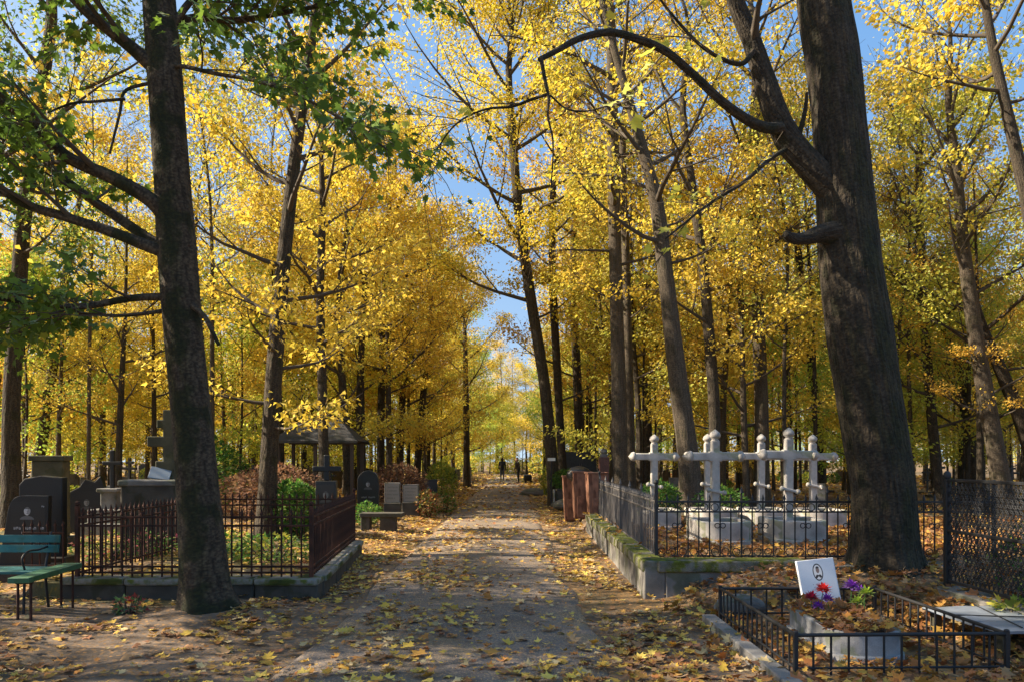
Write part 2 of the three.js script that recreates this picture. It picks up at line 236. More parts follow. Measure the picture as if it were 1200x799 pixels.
function sprays(G, rng, tw, o) {                       // leaves in flat layers round a twig
  const q = V(), dir = V(), nor = V(), n = Math.round(o.leafN * (0.5 + rng()));
  for (let j = 0; j < n; j++) {
    const a = along(tw, Math.min(1, 0.1 + rng() * 0.95)), az = rng() * 6.283, rad = o.fuzz * Math.sqrt(rng());
    q.set(a.p.x + Math.cos(az) * rad, a.p.y + (rng() - 0.6) * o.fuzz * 0.75, a.p.z + Math.sin(az) * rad);
    dir.set(Math.cos(az) + a.d.x, -0.25 - rng() * 0.9, Math.sin(az) + a.d.z).normalize(); nor.set((rng() - 0.5) * 1.5, 0.25 + rng() * 0.8, (rng() - 0.5) * 1.5).normalize();
    const c = o.pal[Math.floor(rng() * rng() * 1.2 * o.pal.length) % o.pal.length], w = 0.8 + 0.4 * rng(); G.leaf(q, dir, nor, o.leaf * (0.65 + 0.7 * rng()), [c[0] * w, c[1] * w, c[2] * w], o.detail ?? 0, 0.1 + 0.2 * rng());
  }
}
function ramify(G, rng, limb, L, o, from = 0.28) {     // side branches and twigs of one limb
  for (let k = 0; k < o.subs; k++) {
    const s = from + (1 - from) * (k + rng() * 0.8) / o.subs, a = along(limb, Math.min(1, s)), side = V().crossVectors(a.d, V(0, 1, 0)).normalize().multiplyScalar(k % 2 ? 1 : -1);
    const L2 = (0.55 - 0.25 * s) * L * (0.6 + 0.8 * rng()) + 0.25, d = a.d.clone().multiplyScalar(0.75).addScaledVector(side, 0.5 + 0.6 * rng()).add(V(0, (rng() - 0.35) * 0.7, 0)).normalize();
    const sub = bough(rng, a.p, d, L2, Math.max(0.007, a.r * 0.55), 4, o.lift * 0.6, 0.32); G.tube(sub, 4, { cap: false });
    for (let t = 0; t < o.twigs; t++) {
      const b = along(sub, 0.2 + 0.8 * (t + rng()) / o.twigs), d3 = b.d.clone().add(V(rng() - 0.5, (rng() - 0.45) * 0.8, rng() - 0.5).multiplyScalar(1.7)).normalize(), tw = bough(rng, b.p, d3, 0.3 + 0.55 * rng() * o.twigL, Math.max(0.005, b.r * 0.5), 2, o.droop, 0.3);
      G.tube(tw, 3, { cap: false }); if (rng() < o.full) sprays(G, rng, tw, o);
    }
    if (rng() < o.full) sprays(G, rng, sub.slice(2), o);
  }
}
const CROWN = { n: 15, subs: 5, twigs: 4, leafN: 16, leaf: 0.09, fuzz: 0.36, full: 0.95, lift: 0.5, droop: -0.15, twigL: 1, spread: 2.8, from: 0.25, el0: 0.15, el1: 1.0, detail: 0, profile: (t) => Math.sin(Math.PI * (0.22 + 0.74 * t)) * 0.8 + 0.2 };
function crown(rng, trunk, opt) {
  const o = { ...CROWN, ...opt }, G = new Geo(), H = trunk[trunk.length - 1][1] - trunk[0][1];
  for (let i = 0; i < o.n; i++) {
    const t = (i + 0.3 + 0.5 * rng()) / o.n, a = along(trunk, o.from + (1 - o.from) * t), az = i * 2.4 + rng() * 0.9, el = lerp(o.el0, o.el1, t) + (rng() - 0.5) * 0.35, L = o.spread * o.profile(t) * (0.7 + 0.6 * rng());
    const limb = bough(rng, a.p, V(Math.cos(az) * Math.cos(el), Math.sin(el), Math.sin(az) * Math.cos(el)), L, Math.min(a.r * 0.55, 0.014 + 0.016 * L), 6, o.lift, 0.3);
    G.tube(limb, 5, { cap: false }); ramify(G, rng, limb, L, o);
  }
  return G.build();
}
function plainTrunk(ctrl, seed, rings = 16, seg = 9) {
  const pts = spline(ctrl, rings), r0 = pts[0][3], y0 = pts[0][1];
  for (const p of pts) p[3] *= 1 + 0.45 * Math.exp(-(p[1] - y0) / (1.6 * r0 + 0.05));
  return { pts, geo: new Geo().tube(pts, seg, { shape: (a, l) => 1 + 0.16 * (fbm(Math.cos(a) * 1.3 + 7, Math.sin(a) * 1.3 + l * 0.5, seed, 2) - 0.5) }).build(true) };
}
// a tree whose trunk is read off the photograph: [px, py, width in px] from the foot upwards, at distance Z; it goes on upwards to height H
function tree(name, label, Z, marks, H, opt, group, lean = 0) {
  const seed = Math.round(Z * 131 + marks[0][0] * 7), rng = rngOf(seed), ctrl = marks.map(([px, py, w], k) => { const v = at(px, py, Z + lean * k / marks.length); return [v.x, v.y, v.z, w * 0.43 / FOCAL * Z]; });
  const g0 = land(ctrl[0][0], Z) - 0.12, b = ctrl[0], base = [b[0] + (b[1] > g0 + 0.4 ? (b[0] - ctrl[1][0]) / (b[1] - ctrl[1][1]) * (g0 - b[1]) : 0), g0, b[2], b[3] * 1.08];
  const pts = [base, ...ctrl.filter((c) => c[1] > g0 + 0.5)], e = pts[pts.length - 1], f = pts[pts.length - 2];
  if (H > e[1] + 0.8) { const s = [(e[0] - f[0]) / (e[1] - f[1]), (e[2] - f[2]) / (e[1] - f[1])], m = (H - e[1]); for (const k of [0.5, 1]) pts.push([e[0] + s[0] * m * k * 0.6 + (rng() - 0.5) * 0.6, e[1] + m * k, e[2] + s[1] * m * k * 0.6 + (rng() - 0.5) * 0.6, e[3] * (1 - 0.8 * k)]); }
  const local = pts.map((p) => [p[0] - base[0], p[1] - base[1], p[2] - base[2], Math.max(p[3], 0.015)]), t = thing(name, label, 'tree', [base[0], base[1], base[2]], 0, group);
  const tr = plainTrunk(local, seed, 20); part(t, 'trunk', tr.geo, opt.bark ?? M.bark);
  part(t, 'crown', crown(rng, tr.pts, opt), [twigMat, opt.mat ?? foliage.white], 'stuff');
  return t;
}
// the two great trees in front, with their own limbs
function greatTree(name, label, Z, marks, H, limbs, o) {
  const rng = rngOf(o.seed), P = (l, z0, z1) => l.map(([px, py, w], k) => { const z = lerp(z0, z1, k / (l.length - 1)), v = at(px, py, z); return [v.x, v.y, v.z, w * 0.42 / FOCAL * z]; });
  const m = P(marks, Z, Z + (o.lean ?? 0)), e = m[m.length - 1], base = [m[0][0], land(m[0][0], Z) - 0.1, m[0][2]];
  m.push([e[0] - 0.15, lerp(e[1], H, 0.5), e[2] + 0.1, e[3] * 0.65], [e[0] + 0.1, H, e[2] - 0.2, 0.04]);
  const loc = (a) => a.map((p) => [p[0] - base[0], p[1] - base[1], p[2] - base[2], p[3]]), t = thing(name, label, 'tree', base);
  const pts = spline(loc(m), o.rings ?? 150), G = new Geo();
  G.tube(pts, o.seg, { shape: (a, l) => { const x = Math.cos(a) * o.ribs, y = Math.sin(a) * o.ribs, w = fbm(x + 20, y + l * 0.9 + 20, 211, 3), root = Math.exp(-l / 0.28); return 1 + o.rough * (Math.abs(2 * w - 1) - 0.25) + 0.1 * (fbm(Math.cos(a) * 1.2 + 5, Math.sin(a) * 1.2 + l * 0.8, 213, 2) - 0.5) + root * 0.34 * Math.max(0, Math.sin(a * 5 + 1.3 + Math.sin(a * 2))) + root * 0.1; },
    colour: (a, l) => { const s = smooth(fbm(Math.cos(a) * 1.6 + 31, Math.sin(a) * 1.6 + l * 0.9, 217, 4), 0.5, 0.6) * o.moss(a, l); return [lerp(1, 0.62, s), lerp(1, 0.78, s), lerp(1, 0.35, s)]; } });
  part(t, 'trunk', G.build(true), o.bark);
  const leaves = new Geo();
  for (const [l, z0, z1, from, subs] of limbs) {
    const pt = spline(loc(P(l, z0, z1)), l.length * 5), g = new Geo(); g.tube(pt, 10, { shape: (a, s) => 1 + 0.14 * (fbm(Math.cos(a) * 2 + s * 3, Math.sin(a) * 2 + s * 4, 219, 3) - 0.5) }); part(t, 'limb', g.build(true), o.bark);
    if (subs) ramify(leaves, rng, pt, o.reach * (1 + 0.6 * rng()), { ...CROWN, ...o.leafy, subs }, from);
  }
  part(t, 'foliage', leaves.build(), [twigMat, foliage.white], 'stuff');
  const top = pts.filter((p) => p[1] > o.topFrom); part(t, 'crown', crown(rng, top, { ...o.top, from: 0.05 }), [twigMat, foliage.white], 'stuff');
  return t;
}
greatTree('maple_tree', 'thick dark trunk with green leaves and long side limbs, rooted before the rusty grave fence', 7.7,
  [[245, 722, 74], [241, 690, 64], [234, 600, 58], [224, 480, 53], [214, 380, 51], [206, 280, 51], [199, 180, 47], [192, 80, 45], [186, 0, 43]], 13.5, [
    [[[200, 262, 26], [178, 236, 22], [130, 208, 19], [80, 185, 17], [30, 140, 14], [-30, 95, 11], [-90, 50, 7]], 7.7, 6.9, 0.35, 8],
    [[[206, 296, 20], [182, 285, 16], [130, 250, 14], [90, 222, 12], [45, 185, 11], [0, 150, 9], [-40, 120, 7]], 7.7, 8.3, 0.3, 8],
    [[[208, 300, 20], [185, 293, 18], [130, 272, 15], [75, 254, 13], [30, 240, 12], [-10, 215, 11], [-60, 185, 7]], 7.7, 7.2, 0.45, 7],
    [[[208, 350, 13], [180, 348, 11], [150, 350, 10], [100, 359, 9], [50, 357, 8], [0, 350, 7], [-60, 340, 4]], 7.7, 7.0, 0.3, 9],
    [[[200, 100, 24], [168, 68, 20], [140, 45, 17], [110, 22, 15], [80, -8, 13], [40, -60, 9]], 7.7, 7.3, 0.3, 8],
    [[[196, 78, 8], [215, 78, 6], [250, 86, 5.5], [300, 95, 5], [350, 112, 4.5], [400, 140, 3.5], [455, 176, 2.5]], 7.7, 6.9, 0.2, 13],
    [[[194, 20, 18], [215, 24, 14], [240, 20, 11], [270, 24, 9], [330, 15, 7], [400, 2, 4]], 7.7, 8.5, 0.25, 11],
    [[[196, 40, 10], [230, -5, 9], [290, -30, 8], [360, -35, 6], [440, -20, 3]], 7.7, 8.0, 0.2, 11],
    [[[200, 96, 6], [168, 99, 5], [146, 107, 4.5], [140, 132, 4], [128, 180, 3]], 7.7, 7.4, 0.5, 0],
    [[[146, 116, 4.5], [110, 119, 4], [85, 121, 3.5], [55, 132, 2.5]], 7.45, 7.3, 0.5, 3],
    [[[225, 358, 9], [240, 372, 7], [248, 388, 6], [256, 404, 5]], 7.6, 7.5, 0.5, 0],
    [[[205, 362, 7], [180, 366, 6], [140, 370, 5], [90, 368, 3], [50, 372, 2]], 7.7, 7.3, 0.3, 6],
  ], { seed: 11, seg: 44, ribs: 5, rough: 0.035, bark: M.barkMaple, moss: (a, l) => 0.9 * Math.max(0, Math.cos(a - 0.4)) , reach: 1.25, topFrom: 6.9, leafy: { pal: PAL.green, leaf: 0.088, detail: 2, leafN: 11, twigs: 4, fuzz: 0.24, full: 0.95, lift: 0.1, twigL: 0.8 }, top: { pal: PAL.green, leaf: 0.17, spread: 3.2, n: 14, leafN: 12, fuzz: 0.35 } });
greatTree('oak_tree', 'massive dark ridged trunk forking high up, standing in orange leaves before the white crosses', 8.7,
  [[1040, 678, 98], [1039, 640, 86], [1034, 560, 84], [1018, 460, 82], [1006, 380, 84], [996, 300, 80], [992, 250, 75], [984, 150, 70], [974, 60, 70], [965, 0, 68]], 16, [
    [[[1000, 250, 44], [962, 208, 40], [925, 165, 37], [908, 130, 34], [895, 90, 30], [880, 45, 26], [862, 0, 24], [850, -60, 20], [840, -140, 12]], 8.7, 8.3, 0.6, 4],
    [[[916, 150, 16], [895, 149, 15], [872, 138, 14], [845, 118, 12.5], [810, 85, 11.5], [780, 60, 11], [745, 45, 11], [715, 38, 10], [680, 45, 9], [655, 58, 8], [632, 70, 7]], 8.45, 7.4, 0.6, 0],
    [[[634, 68, 6], [639, 95, 5], [643, 115, 4.2], [642, 135, 3.2], [648, 165, 2.6], [646, 220, 2]], 7.4, 7.3, 0.5, 0],
    [[[643, 110, 4.5], [622, 117, 4.2], [600, 125, 3.8], [570, 128, 3], [535, 145, 2.4], [505, 185, 1.6]], 7.4, 7.6, 0.3, 4],
    [[[645, 112, 3], [665, 128, 2.8], [690, 130, 2.4], [720, 122, 1.6]], 7.4, 7.2, 0.3, 2],
    [[[990, 274, 46], [962, 274, 26], [942, 280, 17], [928, 279, 15], [921, 274, 10]], 8.6, 8.3, 0.5, 0],
    [[[935, 176, 8], [938, 155, 7], [944, 130, 6], [946, 108, 4]], 8.6, 8.4, 0.5, 0],
    [[[930, 170, 7], [905, 185, 6], [870, 215, 5], [830, 240, 4], [780, 280, 2.5]], 8.6, 8.0, 0.3, 4],
    [[[884, 60, 8], [868, 75, 7], [830, 60, 5], [790, 20, 4], [760, -20, 3]], 8.4, 8.0, 0.3, 4],
  ], { seed: 12, seg: 170, rings: 240, ribs: 8, rough: 0.075, bark: M.barkOak, moss: (a, l) => 0.5, reach: 1.0, topFrom: 7.6, leafy: { pal: PAL.lime, leaf: 0.12, detail: 2, leafN: 2.4, twigs: 4, fuzz: 0.2, full: 0.35, lift: 0.1 }, top: { pal: PAL.mixed, leaf: 0.17, spread: 4, n: 12, leafN: 6, fuzz: 0.35 } });

// ------------------------------------------------------------------ trees read off the photograph
const G1 = { pal: PAL.gold, leafN: 32 }, MX = { pal: PAL.mixed, leafN: 29 }, LM = { pal: PAL.lime, leafN: 29 }, AM = { pal: PAL.amber, leafN: 27 };
tree('maple_tree', 'golden maple with a leaning trunk and low leafy boughs behind the rusty fence', 15, [[312, 640, 27], [314, 560, 25], [321, 440, 23], [331, 320, 20], [345, 190, 17], [360, 80, 14], [372, 0, 12]], 13, { ...G1, leaf: 0.105, n: 26, leafN: 18, spread: 3.1, from: 0.17, el0: 0.0, detail: 1, full: 0.66 });
tree('maple_tree', 'dark upright trunk close beside the black curved headstone', 17, [[14, 640, 24], [12, 500, 22], [18, 380, 20], [28, 250, 19], [40, 160, 17], [55, 60, 15], [60, 0, 13]], 13, { ...LM, pal: [...PAL.green, ...PAL.lime], leaf: 0.1, n: 16, spread: 3, from: 0.3, detail: 1 });
tree('maple_tree', 'thin trunk leaning past the old green stone block', 24, [[40, 575, 15], [55, 470, 14], [66, 400, 12], [80, 300, 10]], 12, { ...G1, spread: 3 });
tree('ash_tree', 'tall slender tree with a lemon yellow crown curving over the path end', 26, [[648, 560, 17], [638, 450, 16], [622, 350, 15], [608, 250, 13], [600, 150, 11], [596, 80, 9]], 18.5, { ...LM, pal: [[0.72, 0.56, 0.05], [0.6, 0.52, 0.06], [0.8, 0.55, 0.05], [0.45, 0.45, 0.06]], leaf: 0.088, n: 36, twigs: 5, spread: 4.2, from: 0.34, leafN: 54, fuzz: 0.5, el0: 0.1 });
tree('maple_tree', 'thin dark trunk next to the lemon yellow ash beside the sign post', 28, [[660, 560, 12], [652, 420, 11], [647, 300, 10], [650, 200, 8]], 15, { ...AM, spread: 2.4, full: 0.7 });
tree('maple_tree', 'slim trunk behind the brown granite stele', 31, [[680, 555, 13], [676, 440, 12], [672, 330, 10], [675, 230, 8]], 15, { ...G1, spread: 2.6, full: 0.75 });
tree('linden_tree', 'straight grey trunk with bare hanging twigs rising behind the rubbish bins', 21, [[727, 590, 21], [725, 450, 20], [721, 300, 18], [718, 150, 16], [716, 30, 13]], 17.5, { ...AM, bark: M.barkPale, n: 24, full: 0.28, spread: 3.1, from: 0.3, droop: -0.7, lift: -0.3, twigs: 6, twigL: 1.6, leafN: 7 });
tree('linden_tree', 'slender pale trunk close by the straight grey linden', 22.5, [[740, 585, 13], [737, 430, 12], [733, 280, 11], [730, 160, 9]], 16, { ...G1, bark: M.barkPale, n: 22, full: 0.16, spread: 2.2, twigs: 6, twigL: 1.5, droop: -0.5 });
tree('maple_tree', 'stout grey trunk slanting up between the lone white cross and the front crosses', 17.5, [[813, 600, 30], [806, 530, 28], [792, 420, 25], [780, 320, 22], [770, 240, 20], [752, 170, 15], [735, 110, 12]], 15.5, { ...MX, bark: M.barkPale, n: 18, full: 0.5, spread: 3.1, from: 0.38, leaf: 0.095 });
tree('maple_tree', 'dark trunk with a curved fork close behind the slanting grey trunk', 20, [[833, 590, 17], [838, 500, 16], [832, 400, 15], [824, 310, 13], [812, 220, 11], [800, 120, 9]], 15, { ...G1, n: 16, full: 0.6, spread: 2.8 });
tree('maple_tree', 'straight trunk above the second-row crosses with golden leaves low on it', 22, [[893, 585, 20], [893, 480, 19], [888, 340, 17], [884, 190, 15], [887, 60, 12]], 17, { ...G1, bark: M.barkPale, n: 20, spread: 3, full: 0.8 });
tree('maple_tree', 'thin trunk seen between the crosses and the massive oak', 27, [[962, 560, 12], [955, 460, 11], [945, 380, 10], [934, 270, 9], [931, 200, 8]], 14, { ...G1, spread: 2.8 });
tree('maple_tree', 'slender straight trunk beyond the railing beside the massive oak', 23, [[1100, 570, 14], [1090, 460, 13], [1082, 340, 12], [1077, 200, 10]], 13, { ...G1, spread: 2.6, full: 0.4 });
tree('maple_tree', 'thin trunk bending over the lattice fence', 25, [[1143, 570, 13], [1135, 480, 12], [1122, 420, 9], [1100, 370, 7]], 10, { ...AM, spread: 2.6 });
tree('maple_tree', 'grey forked trunk with high bare boughs behind the lattice fence', 19, [[1180, 600, 24], [1168, 530, 23], [1150, 430, 20], [1136, 340, 18], [1128, 270, 15], [1122, 200, 12], [1112, 120, 9]], 13.5, { ...MX, bark: M.barkPale, n: 20, full: 0.25, spread: 3.2, from: 0.35, el0: 0.5, el1: 1.2, leaf: 0.095 });
tree('maple_tree', 'dark trunk leaning strongly across the grey forked trunk', 20, [[1222, 580, 19], [1196, 490, 18], [1172, 430, 16], [1150, 380, 13], [1132, 310, 10]], 11, { ...LM, n: 14, spread: 2.8, from: 0.4 });
tree('maple_tree', 'high bare leaning trunk with a few yellow sprays beyond the oak', 15, [[1250, 600, 22], [1235, 440, 20], [1205, 240, 17], [1185, 150, 15], [1165, 60, 12], [1155, 0, 10]], 13.5, { ...G1, n: 16, full: 0.25, spread: 2.7, from: 0.45, leaf: 0.1 });
tree('maple_tree', 'upright dark trunk in front of the roofed shelter', 20.5, [[380, 600, 15], [379, 520, 14], [377, 430, 13], [375, 340, 11], [378, 240, 9]], 12, { ...G1, n: 18, spread: 3, from: 0.36, full: 0.75 });
tree('maple_tree', 'twin trunk tree beside the roofed shelter', 25, [[409, 570, 13], [404, 490, 12], [400, 430, 10], [398, 330, 8]], 12, { ...MX, spread: 2.8 });
tree('maple_tree', 'broken-looking dark trunk behind the arched black headstone', 27, [[424, 570, 13], [422, 480, 12], [423, 420, 9], [427, 330, 7]], 11, { ...G1, spread: 2.6 });
tree('maple_tree', 'straight thin dark trunk behind the grey plaques', 29, [[446, 565, 11], [447, 450, 10], [451, 340, 8], [456, 240, 6]], 14, { ...G1, n: 18, spread: 3.2, from: 0.3 });
tree('maple_tree', 'thin trunk rising from the russet round bush', 33, [[468, 560, 10], [472, 460, 9], [478, 380, 7]], 12, { ...AM, spread: 3 });
tree('maple_tree', 'slightly leaning thin trunk beyond the russet round bush', 34, [[488, 560, 10], [496, 460, 9], [506, 370, 7]], 12, { ...G1, spread: 3.1 });
tree('maple_tree', 'lone thin trunk beside the path verge with far graves', 42, [[547, 553, 9], [546, 470, 8], [545, 400, 6]], 11.5, { ...G1, spread: 3.2 });

// ------------------------------------------------------------------ the wood beyond
const kinds = [];
for (let k = 0; k < 12; k++) {
  const rng = rngOf(500 + k), H = 9 + 6 * rng(), w = 0.7 * (rng() - 0.5), ctrl = [[0, -0.1, 0, 0.06 + 0.006 * H], [w * 0.4, H * 0.3, 0.2 * (rng() - 0.5), 0.05 + 0.005 * H], [w, H * 0.6, 0.5 * (rng() - 0.5), 0.07], [w * 1.6, H, 0.6 * (rng() - 0.5), 0.02]];
  const tr = plainTrunk(ctrl, 600 + k, 12, 7), pal = [PAL.gold, PAL.gold, PAL.mixed, PAL.amber, PAL.lime, PAL.gold][k % 6];
  kinds.push({ H, trunk: tr.geo, crown: crown(rng, tr.pts, { pal, n: 16, leafN: 34, leaf: 0.086, fuzz: 0.42, spread: 2.4 + rng() * 1.0, from: k % 3 ? 0.24 : 0.4, full: k % 4 === 3 ? 0.5 : 0.85 }) });
}
{
  const rng = rngOf(77), put = [], taken = (x, Z, d) => put.some(([a, b]) => Math.hypot(a - x, b - Z) < d);
  const mats = [foliage.gold, foliage.gold, foliage.white, foliage.lemon, foliage.amber, foliage.lime];
  for (let tries = 0; put.length < 165 && tries < 6000; tries++) {
    const far = tries > 520, Z = far ? 50 + rng() * 75 : 19 + rng() * 40, hw = Z * 0.74 + 2, x = (rng() * 2 - 1) * hw, cx = x + 0.45 + (Z > 60 ? 0.0016 * (Z - 60) ** 1.6 : 0);
    if (Z < 82 && Math.abs(cx) < (Z < 45 ? 3.4 : 2.4) + 1.0 * rng()) continue;
    if (x > 0 && x < 9 && Z < 20) continue; if (x < 0 && x > -7.5 && Z < 24) continue;
    if (taken(x, Z, far ? 3.4 : 2.7)) continue;
    put.push([x, Z]); const k = Math.floor(rng() * 12), K = kinds[k], s = (0.8 + 0.4 * rng()) * (x < -11 && Z < 55 ? 0.72 : 1) * (x > 8 && Z < 36 ? 0.66 : 1);
    const turn = rng() * 6.28, grey = rng() >= 0.5, hue = Math.floor(rng() * mats.length), side = x < 0 ? 'behind the rusty-fenced graves' : 'behind the white crosses';
    const t = thing('woodland_tree', `slim ${['golden', 'golden', 'yellow', 'lemon yellow', 'amber', 'yellow-green'][hue]} tree with ${grey ? 'grey' : 'dark'} trunk in the wood ${side}`, 'tree', [x, land(x, Z), -Z], turn, 'woodland trees ' + side); t.scale.setScalar(s);
    part(t, 'trunk', K.trunk, grey ? M.barkPale : M.bark); part(t, 'crown', K.crown, [twigMat, mats[hue]], 'stuff');
  }
  for (const [x, Z, k] of [[-1.2, 84, 1], [1.6, 80, 2], [3.9, 77, 4], [-3.6, 88, 5], [0.4, 92, 7], [-5.5, 80, 8], [5.8, 86, 10], [2.4, 97, 11], [-2.2, 99, 0], [-7.6, 90, 2], [7.4, 94, 1]]) {
    const K = kinds[k], t = thing('woodland_tree', 'yellow tree closing the view at the far end of the path', 'tree', [x, land(x, Z), -Z], k, 'trees at the path end'); part(t, 'trunk', K.trunk, M.bark); part(t, 'crown', K.crown, [twigMat, foliage.gold], 'stuff');
  }
  for (const [x, Z, k] of [[13.5, 13, 3], [15.5, 17, 6], [18, 15, 9], [19.5, 21, 0], [22, 25, 4], [24, 19, 7], [25, 30, 2], [29, 34, 5], [28, 26, 11], [33, 40, 1], [36, 33, 8], [17, 10, 10]]) {
    const K = kinds[k], t = thing('woodland_tree', 'yellow woodland tree beyond the lattice fence', 'tree', [x, land(x, Z), -Z], k, 'trees beyond the lattice fence'); part(t, 'trunk', K.trunk, M.bark); part(t, 'crown', K.crown, [twigMat, foliage.gold], 'stuff');
  }
  // more of the same wood outside the frame on the sunny side: it shades the foreground
  for (const [x, Z, k, s] of [[-9.5, 8.6, 0, 1], [-13.5, 10.5, 2, 1.1], [-11, 5.2, 5, 1], [-14.5, 3, 8, 1.1], [-8, 4.2, 1, 0.9], [-10.5, 12.6, 7, 1.45], [-17, 6.8, 6, 1.2]]) {
    const K = kinds[k], t = thing('woodland_tree', 'yellow-leaved tree in the wood behind the teal bench', 'tree', [x, land(x, Z), -Z], k * 1.3, 'trees behind the bench'); t.scale.setScalar(s);
    part(t, 'trunk', K.trunk, M.bark); part(t, 'crown', K.crown, [twigMat, foliage.gold], 'stuff');
  }
}
// slender pole trees with thin crowns
{
  const rng = rngOf(99), pole = [], put = [];
  for (let k = 0; k < 5; k++) { const r = rngOf(860 + k), H = 10 + 4 * r(), tr = plainTrunk([[0, -0.1, 0, 0.07], [0.3 * (r() - 0.5), H * 0.4, 0.2 * (r() - 0.5), 0.055], [0.9 * (r() - 0.5), H * 0.75, 0.3, 0.035], [1.1 * (r() - 0.5), H, 0.2 * (r() - 0.5), 0.01]], 870 + k, 12, 6); pole.push({ trunk: tr.geo, crown: crown(r, tr.pts, { pal: [PAL.gold, PAL.mixed, PAL.lime][k % 3], n: 20, subs: 5, twigs: 5, twigL: 1.4, leafN: 14, leaf: 0.086, spread: 1.7, from: 0.35, full: k % 2 ? 0.25 : 0.45, el0: 0.4 }) }); }
  for (let k = 0; put.length < 46 && k < 2000; k++) {
    const Z = 19 + 30 * rng(), right = rng() < 0.62, x = right ? 2.6 + rng() * Z * 0.6 : -4 - rng() * Z * 0.5; if (right && x < 8 && Z < 20.5) continue; if (!right && x > -7.5 && Z < 25) continue; if (put.some(([a, b]) => Math.hypot(a - x, b - Z) < 1.4)) continue; put.push([x, Z]);
    const K = pole[Math.floor(rng() * 5)], side = right ? 'behind the white crosses' : 'behind the rusty-fenced graves', t = thing('pole_tree', 'slender pole-like tree with a thin twiggy crown ' + side, 'tree', [x, land(x, Z), -Z], rng() * 6.28, 'slender trees ' + side); t.scale.setScalar(0.85 + 0.35 * rng());
    part(t, 'trunk', K.trunk, rng() < 0.5 ? M.bark : M.barkPale); part(t, 'crown', K.crown, [twigMat, foliage.white], 'stuff');
  }
}
// young maples that fill the wood with low foliage
{
  const rng = rngOf(88), small = [], put = [];
  for (let k = 0; k < 6; k++) { const r = rngOf(800 + k), H = 4 + 3 * r(), tr = plainTrunk([[0, -0.1, 0, 0.05], [0.1 * (r() - 0.5), H * 0.5, 0.1, 0.035], [0.4 * (r() - 0.5), H, 0.2 * (r() - 0.5), 0.012]], 820 + k, 8, 6); small.push({ trunk: tr.geo, crown: crown(r, tr.pts, { pal: [PAL.gold, PAL.lime, PAL.mixed][k % 3], n: 12, subs: 4, twigs: 3, leafN: 32, leaf: 0.086, fuzz: 0.4, spread: 1.7 + 0.6 * r(), from: 0.14 }) }); }
  for (let k = 0; put.length < 150 && k < 3000; k++) {
    const end = k < 30, back = k < 90, Z = end ? 70 + 24 * rng() : back ? 56 + 40 * rng() : 22 + 75 * rng() * rng() + 6 * rng(), x = end ? -9 + 18 * rng() : (rng() * 2 - 1) * (Z * 0.72 + 2); if (Math.abs(x + 0.45) < (Z > 74 ? 0 : 3.6)) continue; if (x > -8 && x < 0 && Z < 25) continue; if (x > 0 && x < 8 && Z < 23) continue; if (put.some(([a, b]) => Math.hypot(a - x, b - Z) < 2.2)) continue; put.push([x, Z]);
    const K = small[Math.floor(rng() * 6)], hue = Math.floor(rng() * 4), side = end ? 'at the far end of the path' : x < 0 ? 'behind the rusty-fenced graves' : 'behind the white crosses', t = thing('young_maple', `low young ${['golden', 'lemon yellow', 'yellow', 'yellow-green'][hue]} maple in the undergrowth ${side}`, 'tree', [x, land(x, Z), -Z], rng() * 6.28, 'young maples ' + side); t.scale.setScalar(0.8 + 0.5 * rng());
    part(t, 'trunk', K.trunk, M.bark); part(t, 'crown', K.crown, [twigMat, [foliage.gold, foliage.lemon, foliage.white, foliage.lime][hue]], 'stuff');
  }
}
// ------------------------------------------------------------------ the plot with the white crosses
{
  const t = thing('grave_plinth', 'mossy pale concrete kerb wall holding up the plot of white crosses', 'kerb wall', [RPLOT.x, 0, -RPLOT.z], -0.014), L = RPLOT.end - RPLOT.z, n = 3;
  for (let k = 0; k < n; k++) part(t, 'wall_block', rbox(0.25, RPLOT.top + 0.2 - 0.02 * k, L / n - 0.008, 0.125, -0.22, -L * (k + 0.5) / n, 0.02), M.concrete);
  for (let k = 0; k < 3; k++) part(t, 'wall_block', rbox(1.3, RPLOT.top + 0.2, 0.25, 0.25 + 0.652 + 1.304 * k, -0.225, -0.125, 0.02), M.concrete);
  for (let k = 0; k < n; k++) part(t, 'moss_cap', rbox(0.285, 0.16, L / n - 0.01, 0.12, RPLOT.top - 0.115 - 0.018 * k, -L * (k + 0.5) / n, 0.04), M.mossDense);
  part(t, 'moss_cap', rbox(1.75, 0.15, 0.3, 1.03, RPLOT.top - 0.108, -0.118, 0.03), M.mossDense);
}
